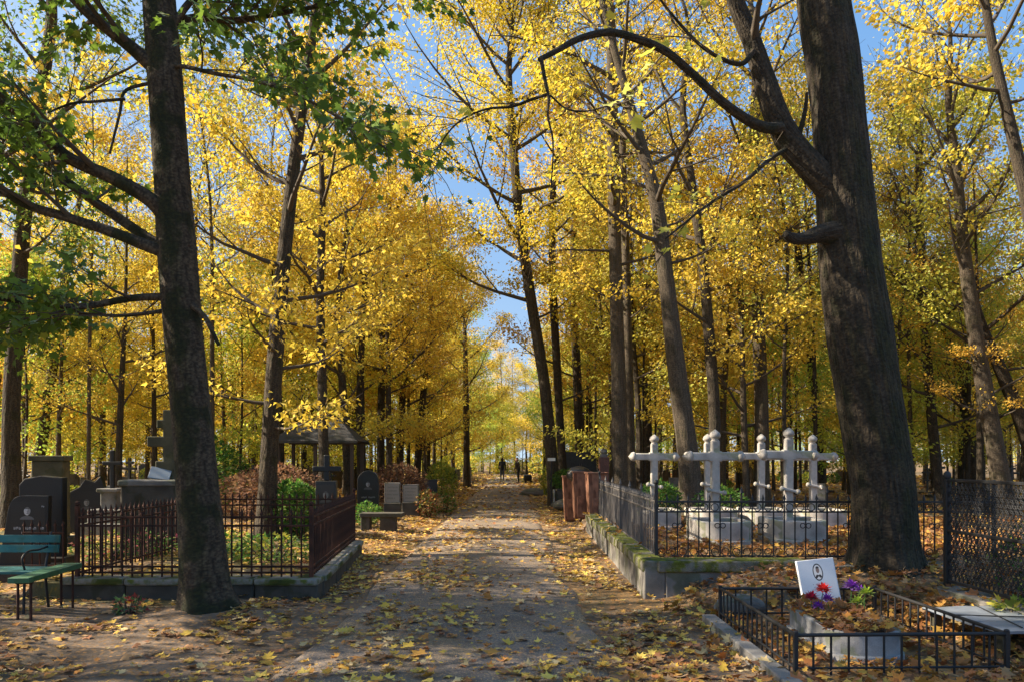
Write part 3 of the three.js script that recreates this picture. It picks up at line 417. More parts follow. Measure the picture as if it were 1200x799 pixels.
// a bar with a spear tip, stands on y = 0
const spear = (h, r = 0.009) => join(cyl(r, r, h, 0, 0, 0, 6), new THREE.ConeGeometry(r * 2.2, r * 8, 6).translate(0, h + r * 4, 0));
const ring = (R, r = 0.006) => new THREE.TorusGeometry(R, r, 5, 12);
{
  const t = thing('iron_fence', 'black wrought-iron railing with scrolls around the plot of white crosses', 'fence', [1.77, 0.42, -9.1], -0.017), bars = spear(0.74), L = 6.9, W = 4.1, sc = ring(0.045), post = join(rbox(0.04, 0.92, 0.04, 0, 0, 0, 0.004), ball(0.032, 0, 0.95, 0));
  const tall = spear(0.82, 0.012);
  for (let k = 0; k <= 54; k++) part(t, 'bar', k % 9 ? bars : tall, M.ironWorn).position.z = -L * (k + 0.5) / 55.5;
  for (const [y, h] of [[0.04, 0.02], [0.58, 0.02], [0.7, 0.025]]) { part(t, 'rail', rbox(0.022, h, L, 0, y, -L / 2, 0.004), M.ironWorn); part(t, 'rail', rbox(W, h, 0.018, W / 2, y, 0.014, 0.004), M.iron); }
  for (let k = 1; k <= 31; k++) { const x = W * k / 31.5; part(t, 'bar', k % 8 ? bars : tall, M.iron).position.x = x; for (const y of [0.645, 0.1]) part(t, 'scroll', sc, M.iron).position.set(x - W / 63, y, 0); if (k % 4 === 2) for (const s of [-1, 1]) part(t, 'scroll', ring(0.03), M.iron).position.set(x + s * 0.035, 0.42, 0); }
  for (let k = 0; k < 26; k++) part(t, 'scroll', sc, M.ironWorn).position.set(0, 0.645, -L * (k + 0.5) / 26), t.children.at(-1).rotation.y = Math.PI / 2;
  for (const [x, z] of [[0, 0], [W, 0], [0, -L]]) part(t, 'post', post, M.iron).position.set(x, 0, z);
}
function bud(r) { return new THREE.LatheGeometry([[0, -1.05], [0.62, -1], [0.7, -0.8], [0.55, -0.66], [0.95, -0.35], [1.05, 0], [0.9, 0.45], [0.5, 0.8], [0.12, 1.05], [0, 1.1]].map(([a, b]) => new THREE.Vector2(a * r, b * r)), 8); }
function oval(w, d, r, n = 8) { const s = new THREE.Shape(), x = w / 2, y = d / 2; s.moveTo(-x + r, -y); s.lineTo(x - r, -y); s.absarc(x - r, -y + r, r, -Math.PI / 2, 0); s.lineTo(x, y - 0.06); s.absarc(x - 0.06, y - 0.06, 0.06, 0, Math.PI / 2); s.lineTo(-x + 0.06, y); s.absarc(-x + 0.06, y - 0.06, 0.06, Math.PI / 2, Math.PI); s.lineTo(-x, -y + r); s.absarc(-x + r, -y + r, r, Math.PI, 1.5 * Math.PI); return s; }
function trough(w, d, h, wall, r, m, soil, parent, tall = 0) {               // a hollow stone bed, rounded towards the viewer
  const o = oval(w, d, r), hole = oval(w - 2 * wall, d - 2 * wall, Math.max(0.05, r - wall)); o.holes.push(new THREE.Path(hole.getPoints(8)));
  const up = (s, depth, b) => metreUV(new THREE.ExtrudeGeometry(s, { depth, bevelEnabled: true, bevelThickness: b, bevelSize: b, bevelOffset: -b, bevelSegments: 3, curveSegments: 10 }).rotateX(-Math.PI / 2).scale(1, 1, -1 * -1));
  part(parent, 'rim', up(o, h - 0.04, 0.02).translate(0, 0.02, 0), m); part(parent, 'skirt', up(oval(w + 0.05, d + 0.05, r + 0.02), h * 0.36, 0.015).translate(0, -0.05, 0), m);
  part(parent, 'soil', up(hole, 0.02, 0.005).translate(0, h - 0.09, 0), soil);
}
const soilMat = std(lin(0.12, 0.075, 0.045), 1, { map: stoneTex });
function stoneCross(label, x, Z, group, tilt = 0) {
  const t = thing('stone_cross', label, 'cross', [x, land(x, Z) - 0.03, -Z], 0, group), s = M.paleStone, y0 = 0.36, H = 1.36, arm = 0.4, ya = y0 + 0.95;
  part(t, 'shaft', join(rbox(0.17, 0.2, 0.14, 0, 0.1, -0.1, 0.02), rbox(0.13, H - 0.06, 0.11, 0, y0 - 0.1, -0.1, 0.03)), s);
  part(t, 'arm', join(rbox(arm * 2 - 0.1, 0.13, 0.106, 0, ya - 0.065, -0.098, 0.025), rbox(0.2, 0.16, 0.108, 0, ya - 0.08, -0.098, 0.02)), s);
  const b = bud(0.084); part(t, 'finial', b, s).position.set(0, y0 + H - 0.09, -0.1);
  for (const k of [-1, 1]) { const f = part(t, 'finial', b, s); f.position.set(k * (arm - 0.02), ya, -0.1); f.rotation.z = -k * Math.PI / 2; }
  const lower = part(t, 'lower_arm', rbox(0.22, 0.04, 0.045, 0, -0.02, 0, 0.012), s); lower.position.set(0, y0 + 0.42, -0.03); lower.rotation.z = -0.2;
  for (const k of [-1, 1]) part(lower, 'knob', ball(0.042, k * 0.12, 0, 0), s);
  const bed = new THREE.Group(); bed.name = 'grave_bed'; t.add(bed); trough(0.8, 0.95, 0.37, 0.08, 0.3, s, soilMat, bed); bed.position.set(0, 0, 0.14); t.rotation.z = tilt; return t;
}
for (const [x, Z, g] of [[3.1, 11.2, 0.004], [4.17, 11.1, -0.006]]) stoneCross('large white stone cross with bud ends on a rounded bed close behind the front railing', x, Z, 'front row of white crosses', g);
for (const [x, Z, g] of [[3.6, 13.5, 0.008], [4.56, 13.5, -0.008], [5.53, 13.5, 0.01]]) stoneCross('white stone cross in the second row behind the front crosses', x, Z, 'second row of white crosses', g);
stoneCross('lone white stone cross beside the side railing near the rubbish bins', 2.6, 13.5, undefined, -0.006);

// ------------------------------------------------------------------ rubbish bins, bags, sign, planter, stele by the path
{
  const bin = (x, Z, turn, label) => {
    const t = thing('rubbish_bin', label, 'bin', [x, land(x, Z) + 0.02, -Z], turn, 'rust-brown rubbish bins'), taper = (w0, w1, h, y) => { const g = rbox(1, h, 1, 0, y, 0, 0.012), p = g.attributes.position; for (let i = 0; i < p.count; i++) { const k = lerp(w0, w1, (p.getY(i) - y) / h); p.setX(i, p.getX(i) * k); p.setZ(i, p.getZ(i) * k); } g.computeVertexNormals(); return g; };
    part(t, 'body', taper(0.36, 0.47, 1.14, 0), M.bin);
    part(t, 'rim', join(rbox(0.51, 0.04, 0.03, 0, 1.13, 0.24, 0.006), rbox(0.51, 0.04, 0.03, 0, 1.13, -0.24, 0.006), rbox(0.03, 0.038, 0.45, 0.24, 1.131, 0, 0.006), rbox(0.03, 0.038, 0.45, -0.24, 1.131, 0, 0.006)), M.bin);
    part(t, 'lower_panel', rbox(0.29, 0.52, 0.03, 0.02, 0.04, 0.2, 0.005), M.bin); return t;
  };
  bin(2.0, 17.6, 0.06, 'rust-brown tapered rubbish bin at the end of the side railing'); bin(1.74, 18.6, 0.03, 'rust-brown tapered rubbish bin, middle of the row of bins'); bin(1.56, 19.4, 0.0, 'rust-brown tapered rubbish bin farthest along the row from the railing');
  const lump = (r, sx, sy, sz, seed) => { const g = new THREE.IcosahedronGeometry(r, 4), p = g.attributes.position; for (let i = 0; i < p.count; i++) { const k = 1 + 0.28 * (fbm(p.getX(i) / r * 2.2 + 9, p.getY(i) / r * 2.2 + p.getZ(i) / r * 1.7 + 9, seed, 4) - 0.5); p.setXYZ(i, p.getX(i) * k * sx, p.getY(i) * k * sy, p.getZ(i) * k * sz); } g.computeVertexNormals(); return g; };
  for (const [x, y, Z, r, l] of [[1.68, 1.27, 18.7, 0.26, 'black rubbish sack heaped on the middle bin'], [2.0, 1.2, 17.62, 0.2, 'small black rubbish sack sunk into the bin at the railing']]) { const b = single('rubbish_bag', l, 'bag', lump(r, 1.25, 0.75, 1, 301), M.bag, [x, y, -Z]); part(b, 'knot', cyl(0.012, 0.03, 0.09, 0.05, r * 0.72, 0), M.bag); }
  for (const [px, py, Z, s, l, sh] of [[628, 575, 34, 0.5, 'pale rock heap on the verge before the two walkers', [1.5, 0.6, 1]], [672, 596, 23.5, 0.42, 'flat pale boulder between the sign post and the bins', [1.5, 0.5, 1.2]], [655, 590, 25, 0.24, 'small pale stone at the foot of the sign post', [1.2, 0.7, 1]], [867, 682, 7.6, 0.16, 'smooth round stone under the concrete kerb corner', [1.6, 0.8, 1]]]) { const v = at(px, py, Z); single('boulder', l, 'stone', lump(s, ...sh, 310 + s * 100 | 0), M.concrete, [v.x, land(v.x, Z) + 0.05, -Z]); }
  const s = thing('sign_post', 'thin dark post with a small white plate beside the path', 'sign', [1.33, land(1.33, 25), -25]); part(s, 'pole', cyl(0.022, 0.022, 1.66, 0, 0, 0), M.iron); part(s, 'plate', rbox(0.26, 0.1, 0.015, 0, 1.58, 0.03, 0.004), std(lin(0.75, 0.75, 0.73), 0.5));
  const b = thing('stone_planter', 'dark stone planter box with a pale slab leaning beside it', 'planter', [1.9, land(1.9, 25.5), -25.5]); part(b, 'box', rbox(0.8, 0.5, 0.7, 0, -0.03, 0, 0.03), M.oldStone); part(b, 'pale_slab', rbox(0.05, 0.45, 0.3, -0.47, 0, 0.2, 0.01), M.paleStone);
  const st = thing('granite_stele', 'red-brown granite stele with a pale carved top behind the bins', 'headstone', [2.6, land(2.6, 21), -21]); part(st, 'pillar', rbox(0.28, 1.55, 0.28, 0, 0, 0, 0.015), M.redGranite); part(st, 'cap', join(rbox(0.2, 0.08, 0.2, 0, 1.55, 0, 0.01), ball(0.1, 0, 1.7, 0)), M.greyStone);
  const w = thing('memorial_wall', 'broad dark granite memorial slab among trunks behind the planter', 'monument', [2.65, land(2.65, 30), -30]); part(w, 'slab', rbox(1.5, 1.6, 0.3, 0, 0.2, 0, 0.02), M.darkGranite); part(w, 'plinth', rbox(1.9, 0.3, 0.6, 0, -0.05, 0, 0.02), M.oldStone);
}
// ------------------------------------------------------------------ the small grave in front
{
  const X0 = 2.05, X1 = 3.57, Z0 = 5.36, Z1 = 7.3, y = 0.09, h = 0.29, t = thing('low_fence', 'knee-high black iron fence around the small grave with flowers', 'fence', [0, 0, 0]), stick = cyl(0.0085, 0.0085, h, 0, 0, 0, 6), post = join(rbox(0.032, h + 0.1, 0.032, 0, -0.08, 0, 0.005), ball(0.02, 0, h + 0.022, 0, 0.6));
  const run = (a, b, n) => { for (let k = 1; k < n; k++) part(t, 'bar', stick, M.iron).position.set(lerp(a[0], b[0], k / n), y, -lerp(a[1], b[1], k / n)); const r = (yy, th) => join(bar([a[0], yy, -a[1]], [b[0], yy, -b[1]], th, 8)); part(t, 'rail', r(y + h, 0.0145), M.iron); part(t, 'rail', r(y + 0.05, 0.009), M.iron); part(t, 'post', post, M.iron).position.set(a[0], y, -a[1]); };
  run([X0, Z0], [X0, Z1], 16); run([X0, Z1], [X1, Z1], 10); run([X1, Z1], [X1 + 0.04, Z0 + 0.05], 15); run([X1 + 0.04, Z0 + 0.05], [X0, Z0], 12);
  const k = thing('granite_kerb', 'grey granite kerb stones along the low black fence by the path', 'kerb', [1.92, 0, 0]); for (let i = 0; i < 3; i++) part(k, 'kerb_stone', rbox(0.13, 0.34, 1.05, 0, -0.2, -4.6 - 1.06 * i, 0.012), M.greyStone);
  const bed = thing('stone_trough', 'grey stone grave trough heaped with brown leaves and flowers', 'grave bed', [2.83, 0.08, -6.3], -0.05); trough(0.6, 1.12, 0.22, 0.055, 0.26, stone(0.48, 0.5, 0.54), soilMat, bed);
  const c = document.createElement('canvas'); c.width = 256; c.height = 256; const x = c.getContext('2d'); x.fillStyle = '#d9dbdf'; x.fillRect(0, 0, 256, 256);
  for (let i = 0; i < 2600; i++) { x.fillStyle = `rgba(${hash(i, 1) > 0.5 ? '120,122,128' : '250,250,250'},${0.25 * hash(i, 2)})`; x.fillRect(256 * hash(i, 3), 256 * hash(i, 4), 2, 2); }
  x.lineWidth = 6; x.strokeStyle = '#2b2422'; x.fillStyle = '#e6dfd8'; x.beginPath(); x.ellipse(132, 66, 33, 44, -0.1, 0, 7); x.fill(); x.stroke();
  x.fillStyle = '#8d7468'; x.beginPath(); x.ellipse(132, 55, 12, 16, 0, 0, 7); x.fill(); x.fillStyle = '#3a302c'; x.beginPath(); x.arc(132, 47, 13, 3.3, 6.1); x.fill(); x.beginPath(); x.moveTo(108, 95); x.quadraticCurveTo(120, 72, 130, 82); x.lineTo(138, 82); x.quadraticCurveTo(146, 72, 158, 95); x.lineTo(146, 98); x.lineTo(133, 88); x.lineTo(120, 98); x.fill();
  x.fillStyle = 'rgba(150,152,160,.8)'; for (let r = 0; r < 3; r++) for (let i = 0; i < 9; i++) if (hash(i, r, 8) > 0.2) x.fillRect(80 + i * 11 + r * 4, 128 + r * 16, 7, 4);
  const ct = new THREE.CanvasTexture(c); ct.colorSpace = THREE.SRGBColorSpace;
  const tab = thing('white_tablet', 'white stone tablet with a small oval portrait leaning at the head of the trough', 'headstone', [2.93, 0.25, -6.98], 0.08); const w = 0.37, hh = 0.46, plate = part(tab, 'slab', rbox(w, hh, 0.035, 0, 0, 0, 0.006), std(lin(0.68, 0.69, 0.71), 0.5));
  plate.rotation.set(-0.22, 0, 0.09); const face = part(plate, 'portrait_face', new THREE.PlaneGeometry(w - 0.02, hh - 0.02).translate(0, hh / 2, 0.0185), std(lin(0.95, 0.95, 0.95), 0.45, { map: ct }));
  // flowers
  const bloom = (label, x, y, Z, r, col, n, seed) => {
    const t = thing('artificial_flower', label, 'flower', [x, y, -Z], seed), rng = rngOf(seed), G = new Geo(), S = new Geo(), q = V();
    for (let k = 0; k < n; k++) { const a = k * 2.4, e = Math.acos(1 - 1.1 * (k + 0.5) / n), d = V(Math.cos(a) * Math.sin(e), Math.cos(e), Math.sin(a) * Math.sin(e)), w = 0.7 + 0.6 * rng(); q.set(0, 0, 0).addScaledVector(d, r * 0.25); const nn = V(0, 1, 0).addScaledVector(d, -d.y + 0.05).normalize(); G.leaf(q, d, nn.lengthSq() ? nn : V(1, 0, 0), r * (0.8 + 0.3 * rng()), col.map((c) => c * w), 1, 0.5); }
    S.tube([[0, 0, 0, 0.004], [0.01, -0.07, 0.01, 0.004], [0.015, -0.16, 0, 0.004]], 5); part(t, 'petals', G.build(), foliage.white, 'stuff'); part(t, 'stem', S.build(true), std(lin(0.06, 0.16, 0.03), 0.7));
  };
  const red = [0.75, 0.035, 0.03], crim = [0.6, 0.02, 0.07], pur = [0.17, 0.03, 0.36], lime = [0.38, 0.5, 0.05];
  [['bright red artificial carnation before the white tablet', 965, 692, 6.62, 0.06, red, 40], ['crimson artificial carnation at the trough edge', 951, 701, 6.5, 0.055, crim, 40], ['purple artificial bloom below the red carnation', 970, 703, 6.4, 0.05, pur, 30], ['small purple artificial bloom at the trough side', 959, 711, 6.35, 0.045, pur, 28], ['purple artificial bloom at the tablet corner', 998, 688, 6.7, 0.06, pur, 34], ['small violet bloom beside the corner bloom', 1008, 692, 6.6, 0.045, pur, 24], ['lime green artificial sprig at the trough end', 1015, 696, 6.5, 0.06, lime, 26], ['pale green artificial sprig on the brown leaves', 1005, 706, 6.35, 0.055, lime, 24]].forEach(([l, px, py, Z, r, c, n], k) => { const v = at(px, py, Z); bloom(l, v.x, Math.max(v.y, 0.33), Z, r * 1.18, c, n, 400 + k); });
  // the plastic-wrapped table
  const tb = thing('grave_table', 'low table wrapped in wrinkled grey plastic beside the small fenced grave', 'table', [4.16, 0.02, -6.3], 0.1), top = new THREE.BoxGeometry(0.78, 0.022, 0.95, 36, 1, 40).translate(0, 0.29, 0), p = top.attributes.position;
  for (let i = 0; i < p.count; i++) { const e = Math.max(0, Math.abs(p.getX(i)) - 0.34, Math.abs(p.getZ(i)) - 0.43); p.setY(i, p.getY(i) + 0.022 * (fbm(p.getX(i) * 7 + 9, p.getZ(i) * 9 + 9, 321, 4) - 0.5) - e * 0.3); } top.computeVertexNormals();
  part(tb, 'plastic_cover', top, std(lin(0.2, 0.225, 0.26), 0.35)); part(tb, 'cord', join(bar([-0.2, 0.31, 0.46], [0.1, 0.308, -0.46], 0.005), bar([-0.38, 0.308, -0.05], [0.38, 0.31, 0.15], 0.005)), M.iron);
  for (const [a, b] of [[-0.31, 0.4], [0.31, 0.4], [-0.31, -0.4], [0.31, -0.4]]) part(tb, 'leg', rbox(0.07, 0.37, 0.07, a, -0.1, b, 0.006), M.oldStone);
}
// ------------------------------------------------------------------ lattice fence at the side
{
  const t = thing('lattice_fence', 'tall black fence panel of scale-like lattice beside the massive oak', 'fence', [4.52, 0.28, -7.7]), L = 2.7, H = 1.2; t.rotation.y = 0.02;
  const post = join(rbox(0.055, H + 0.12, 0.055, 0, -0.15, 0, 0.006), ball(0.04, 0, H + 0.0, 0, 1.3)); for (const z of [0, L / 2, L]) part(t, 'post', post, M.iron).position.z = z;
  for (const y of [0.1, 0.62, 1.14]) part(t, 'rail', rbox(0.035, 0.03, L, 0, y, L / 2, 0.005), M.iron);
  const arcs = []; for (let r = 0; r < 20; r++) for (let c = 0; c < 42; c++) { const z = (c + (r % 2 ? 0.5 : 0)) * 0.065 + 0.04; if (z > L - 0.05) continue; arcs.push(new THREE.TorusGeometry(0.043, 0.006, 4, 9).rotateY(Math.PI / 2).translate(0.004 * (r % 2), 0.16 + r * 0.05, z)); }
  part(t, 'lattice', join(arcs), M.iron, 'stuff');
  const w = thing('low_wall', 'grey stone footing under the lattice fence', 'wall', [4.52, 0, -7.6]); for (let k = 0; k < 3; k++) part(w, 'wall_block', rbox(0.3, 0.5, 0.9, 0, -0.16, 0.35 + 0.905 * k, 0.02), M.concrete);
}
// ------------------------------------------------------------------ the fenced plot on the left
{
  const t = thing('grave_plinth', 'low weathered dark stone footing under the rusty fence', 'kerb wall', [LPLOT.x, 0, -LPLOT.z]), L = LPLOT.end - LPLOT.z, a = Math.atan(0.085);
  for (let k = 0; k < 4; k++) part(t, 'footing_stone', rbox(0.74, 0.3, 0.24, -0.4 - 0.75 * k, -0.1, -0.12, 0.03), M.oldStone), part(t, 'coping_stone', rbox(0.745, 0.085, 0.3, -0.4 - 0.752 * k, 0.185 + 0.006 * (k % 2), -0.12, 0.03), M.mossy);
  const side = new THREE.Group(); side.name = 'side_footing'; side.rotation.y = a; t.add(side);
  for (let k = 0; k < 4; k++) part(side, 'footing_stone', rbox(0.24, 0.3, 0.96, -0.12, -0.1, -0.76 - 0.97 * k, 0.03), M.oldStone), part(side, 'coping_stone', rbox(0.3, 0.085, 0.965, -0.12, 0.185, -0.76 - 0.97 * k, 0.03), M.mossy);
  const f = thing('rusty_fence', 'rusty brown iron bar fence around the grave plot by the path', 'fence', [LPLOT.x - 0.14, 0.26, -LPLOT.z - 0.12]), bars = spear(0.74, 0.011), W = 2.75;
  for (let k = 1; k <= 23; k++) part(f, 'bar', bars, M.rust).position.x = -W * k / 23.5;
  for (const y of [0.05, 0.12, 0.6, 0.7]) part(f, 'rail', rbox(W, 0.025, 0.014, -W / 2, y, 0.014, 0.004), M.rust);
  const s = new THREE.Group(); s.name = 'side_panel'; s.rotation.y = a; f.add(s); for (let k = 1; k <= 36; k++) part(s, 'bar', bars, M.rust).position.z = -3.95 * k / 36.5;
  for (const y of [0.05, 0.12, 0.6, 0.7]) part(s, 'rail', rbox(0.014, 0.025, 3.95, 0.014, y, -1.975, 0.004), M.rust);
  const post = join(rbox(0.045, 0.86, 0.045, 0, -0.02, 0, 0.005), ball(0.032, 0, 0.87, 0)); for (const x of [0, -W]) part(f, 'post', post, M.rust).position.x = x; part(s, 'post', post, M.rust).position.z = -3.95;
  const bk = new THREE.Group(); bk.name = 'back_panel'; bk.position.set(-0.34, 0, -3.95); f.add(bk); for (let k = 1; k <= 19; k++) part(bk, 'bar', bars, M.rust).position.x = -2.38 * k / 19.5; for (const y of [0.05, 0.6, 0.7]) part(bk, 'rail', rbox(2.38, 0.025, 0.014, -1.19, y, 0.014, 0.004), M.rust);
  const ls = new THREE.Group(); ls.name = 'side_panel'; ls.position.x = -W; f.add(ls); for (let k = 1; k <= 32; k++) part(ls, 'bar', bars, M.rust).position.z = -3.95 * k / 32.5; for (const y of [0.05, 0.6, 0.7]) part(ls, 'rail', rbox(0.014, 0.025, 3.95, 0.014, y, -1.975, 0.004), M.rust);
  const f2 = thing('rusty_fence', 'short rusty iron fence section between the black headstone and the plot', 'fence', [-5.75, 0.2, -9.5]); for (let k = 0; k <= 5; k++) part(f2, 'bar', spear(0.6, 0.01), M.rust).position.x = -0.5 + 0.5 * k / 5; for (const y of [0.08, 0.5]) part(f2, 'rail', rbox(0.54, 0.022, 0.014, -0.25, y, 0.012, 0.004), M.rust);
}
// benches
{
  const y = 0.1, t = thing('garden_bench', 'teal plank bench with a backrest and curved iron armrests', 'bench', [-5.72, y - 0.03, -7.85]), W = 1.6;
  for (const [yy, h] of [[0.57, 0.085], [0.675, 0.085]]) { const p = part(t, 'backrest_plank', rbox(W, h, 0.028, 0, -h / 2, 0, 0.006), M.teal); p.position.set(0, yy + h / 2, -0.2 - (yy - 0.57) * 0.2); p.rotation.x = -0.14; }
  for (const z of [-0.07, 0.06, 0.19]) part(t, 'seat_plank', rbox(W, 0.032, 0.115, 0, 0.4, z, 0.006), M.teal);
  for (const x of [-0.68, 0.68]) { const c = (l) => new Geo().tube(spline(l, 14), 6).build(true); part(t, 'leg', c([[x, -0.05, 0.2, 0.014], [x, 0.2, 0.19, 0.014], [x, 0.395, 0.18, 0.014]]), M.iron); part(t, 'leg', c([[x, -0.05, -0.22, 0.014], [x, 0.38, -0.16, 0.014], [x, 0.62, -0.225, 0.014], [x, 0.79, -0.262, 0.014]]), M.iron); part(t, 'armrest', c([[x, 0.44, 0.18, 0.011], [x, 0.56, 0.22, 0.011], [x, 0.62, 0.14, 0.011], [x, 0.62, -0.05, 0.011], [x, 0.64, -0.22, 0.011]]), M.iron); part(t, 'seat_rail', rbox(0.03, 0.03, 0.44, x, 0.37, 0, 0.004), M.iron); }
  const b = thing('plank_bench', 'narrow green plank bench on thin iron legs beside the teal bench', 'bench', [-4.8, y - 0.03, -7.66], 0.09); part(b, 'seat_plank', rbox(0.2, 0.055, 1.05, 0, 0.385, 0, 0.008), M.greenPaint);
  for (const z of [-0.4, 0.42]) for (const x of [-0.06, 0.06]) part(b, 'leg', cyl(0.013, 0.013, 0.44, x, -0.05, z, 6), M.rust); for (const z of [-0.4, 0.42]) part(b, 'cross_bar', rbox(0.16, 0.02, 0.025, 0, 0.364, z, 0.003), M.rust);
}
// headstones
function etched(w, h, seed, bg, fg, portrait, lines) {
  const c = document.createElement('canvas'); c.width = 256; c.height = Math.round(256 * h / w); const x = c.getContext('2d'), H = c.height; x.fillStyle = bg; x.fillRect(0, 0, 256, H); x.fillStyle = fg; x.strokeStyle = fg;
  if (portrait) { const [u, v, r] = [portrait[0] * 256, portrait[1] * H, portrait[2] * 256]; x.globalAlpha = 0.8; x.beginPath(); x.ellipse(u, v, r * 0.62, r * 0.85, 0, 0, 7); x.fill(); x.globalAlpha = 0.35; x.beginPath(); x.ellipse(u, v + r * 1.7, r * 1.35, r * 0.75, 0, Math.PI, 0); x.fill(); x.globalAlpha = 0.55; x.fillStyle = bg; x.beginPath(); x.ellipse(u, v - r * 0.42, r * 0.6, r * 0.42, 0, Math.PI, 0); x.fill(); x.beginPath(); x.ellipse(u + r * 0.3, v + r * 0.1, r * 0.3, r * 0.7, 0, 0, 7); x.globalAlpha = 0.3; x.fill(); x.globalAlpha = 0.6; for (const k of [-1, 1]) { x.beginPath(); x.ellipse(u + k * r * 0.24, v - r * 0.06, r * 0.1, r * 0.035, 0, 0, 7); x.fill(); } x.fillRect(u - r * 0.2, v + r * 0.42, r * 0.4, r * 0.08); x.fillRect(u - r * 0.05, v, r * 0.08, r * 0.25); }
  x.globalAlpha = 0.75; x.fillStyle = fg;
  for (const [v, s, a, b] of lines) for (let u = a * 256; u < b * 256; u += s * 1.25) if (hash(u, v * 99, seed) > 0.12) { x.fillRect(u, v * H, s * 0.28, s * 1.3); x.fillRect(u, v * H + (hash(u, v * 77, seed) > 0.5 ? 0 : s), s * 0.85, s * 0.25); x.fillRect(u + s * 0.6, v * H + s * 0.3 * hash(u, 5, seed), s * 0.25, s); }
  const t = new THREE.CanvasTexture(c); t.colorSpace = THREE.SRGBColorSpace; return std(lin(1, 1, 1), 0.3, { map: t });
}
const arch = (w, h, r = w / 2) => { const s = new THREE.Shape(); s.moveTo(-w / 2, 0); s.lineTo(w / 2, 0); s.lineTo(w / 2, h - r); s.absellipse(0, h - r, w / 2, r, 0, Math.PI, false); s.lineTo(-w / 2, 0); return s; };
const orthoCross = (H, w, d, arms) => join(rbox(w, H, d, 0, 0, 0, 0.02), ...arms.map(([y, L, h = w]) => rbox(L, h, d + 0.006, 0, y, 0, 0.02)));
const ground = (x, Z) => land(x, Z) - 0.02;
{
  let x = -6.5, Z = 9.9, t = thing('black_headstone', 'polished black headstone with a curved shoulder, etched portrait and lettering', 'headstone', [x, 0.17, -Z], 0.1);
  const s = new THREE.Shape(); s.moveTo(-0.33, 0); s.lineTo(0.3, 0); s.lineTo(0.3, 1.0); s.lineTo(-0.02, 1.0); s.bezierCurveTo(-0.16, 1.0, -0.2, 0.9, -0.22, 0.72); s.bezierCurveTo(-0.25, 0.5, -0.27, 0.35, -0.33, 0); part(t, 'slab', slab(s, 0.1, 0.008), M.black).rotation.z = -0.02;
  part(t, 'engraving', new THREE.PlaneGeometry(0.44, 0.84).translate(0.05, 0.5, 0.0535), etched(0.44, 0.84, 3, '#14161a', '#e6e8ec', [0.47, 0.15, 0.15], [[0.4, 15, 0.1, 0.92], [0.475, 12, 0.32, 0.66], [0.54, 16, 0.06, 0.95], [0.62, 11, 0.2, 0.8], [0.06, 9, 0.88, 0.95]])).rotation.z = -0.02; part(t, 'base', rbox(0.8, 0.26, 0.3, 0, -0.18, 0, 0.015), M.darkGranite);
  x = -6.7; Z = 10.6; t = thing('black_headstone', 'taller black slab standing close behind the curved black headstone', 'headstone', [x, 0.17, -Z], 0.05); part(t, 'slab', slab([[-0.3, 0], [0.3, 0], [0.3, 1.22], [0, 1.25], [-0.22, 1.21], [-0.3, 1.12]], 0.14), M.black); part(t, 'base', rbox(0.8, 0.28, 0.35, 0, -0.18, 0, 0.015), M.darkGranite);
  x = -8.7; Z = 14; t = thing('stone_block', 'large old greenish stone block with a sloping side face', 'monument', [x, ground(x, Z), -Z], 0.28); part(t, 'block', rbox(0.52, 1.45, 0.5, 0, 0.15, 0, 0.03), M.greenStone); part(t, 'cap', rbox(0.6, 0.1, 0.58, 0, 1.595, 0, 0.02), M.greenStone); part(t, 'base', rbox(0.75, 0.2, 0.7, 0, -0.04, 0, 0.02), M.oldStone);
  x = -8.62; Z = 16; t = thing('stepped_cross', 'dark iron cross on a stepped grey pedestal before the green shrub', 'cross', [x, ground(x, Z), -Z]); part(t, 'cross', orthoCross(0.85, 0.09, 0.08, [[0.52, 0.42]]).translate(0, 0.95, 0), M.black); part(t, 'pedestal', join(rbox(0.35, 0.45, 0.35, 0, 0.5, 0, 0.03), rbox(0.46, 0.08, 0.46, 0, 0.9, 0, 0.02)), M.greyStone); part(t, 'step', rbox(0.7, 0.32, 0.7, 0, 0.22, 0, 0.02), M.greyStone); part(t, 'step', rbox(0.95, 0.3, 0.95, 0, -0.05, 0, 0.02), M.greyStone);
  x = -5.78; Z = 12.1; t = thing('cross_monument', 'massive stone pedestal with a thick three-barred cross and a tilted plaque', 'monument', [x, ground(x, Z), -Z], 0.1); part(t, 'pedestal', rbox(0.95, 1.18, 0.6, 0, 0.05, 0, 0.05), M.oldStone); part(t, 'pedestal_cap', rbox(1.0, 0.1, 0.66, 0, 1.2, 0, 0.03), M.greyStone); part(t, 'foot', rbox(1.15, 0.25, 0.8, 0, -0.06, 0, 0.03), M.oldStone);
  part(t, 'cross', orthoCross(1.15, 0.17, 0.16, [[0.85, 0.36, 0.14], [0.55, 0.66, 0.17], [0.18, 0.4, 0.14]]).translate(0.18, 1.28, -0.02), M.greenStone); const pl = part(t, 'plaque', rbox(0.32, 0.24, 0.03, 0, 0, 0, 0.006), std(lin(0.22, 0.26, 0.31), 0.3)); pl.position.set(0.08, 1.31, 0.2); pl.rotation.set(-0.75, 0.2, 0);
  x = -9.2; Z = 16.2; t = thing('black_headstone', 'black sculpted headstone with an irregular carved top beside the green block', 'headstone', [x, ground(x, Z), -Z], 0.15); part(t, 'slab', slab([[-0.42, 0], [0.42, 0], [0.42, 0.95], [0.3, 1.0], [0.22, 1.25], [0.1, 1.12], [-0.1, 1.18], [-0.2, 1.02], [-0.42, 0.9]], 0.16), M.black); part(t, 'engraving', new THREE.PlaneGeometry(0.55, 0.6).translate(0, 0.62, 0.0835), etched(0.55, 0.6, 5, '#121316', '#8d9097', [0.4, 0.4, 0.16], [[0.85, 12, 0.2, 0.8]]));
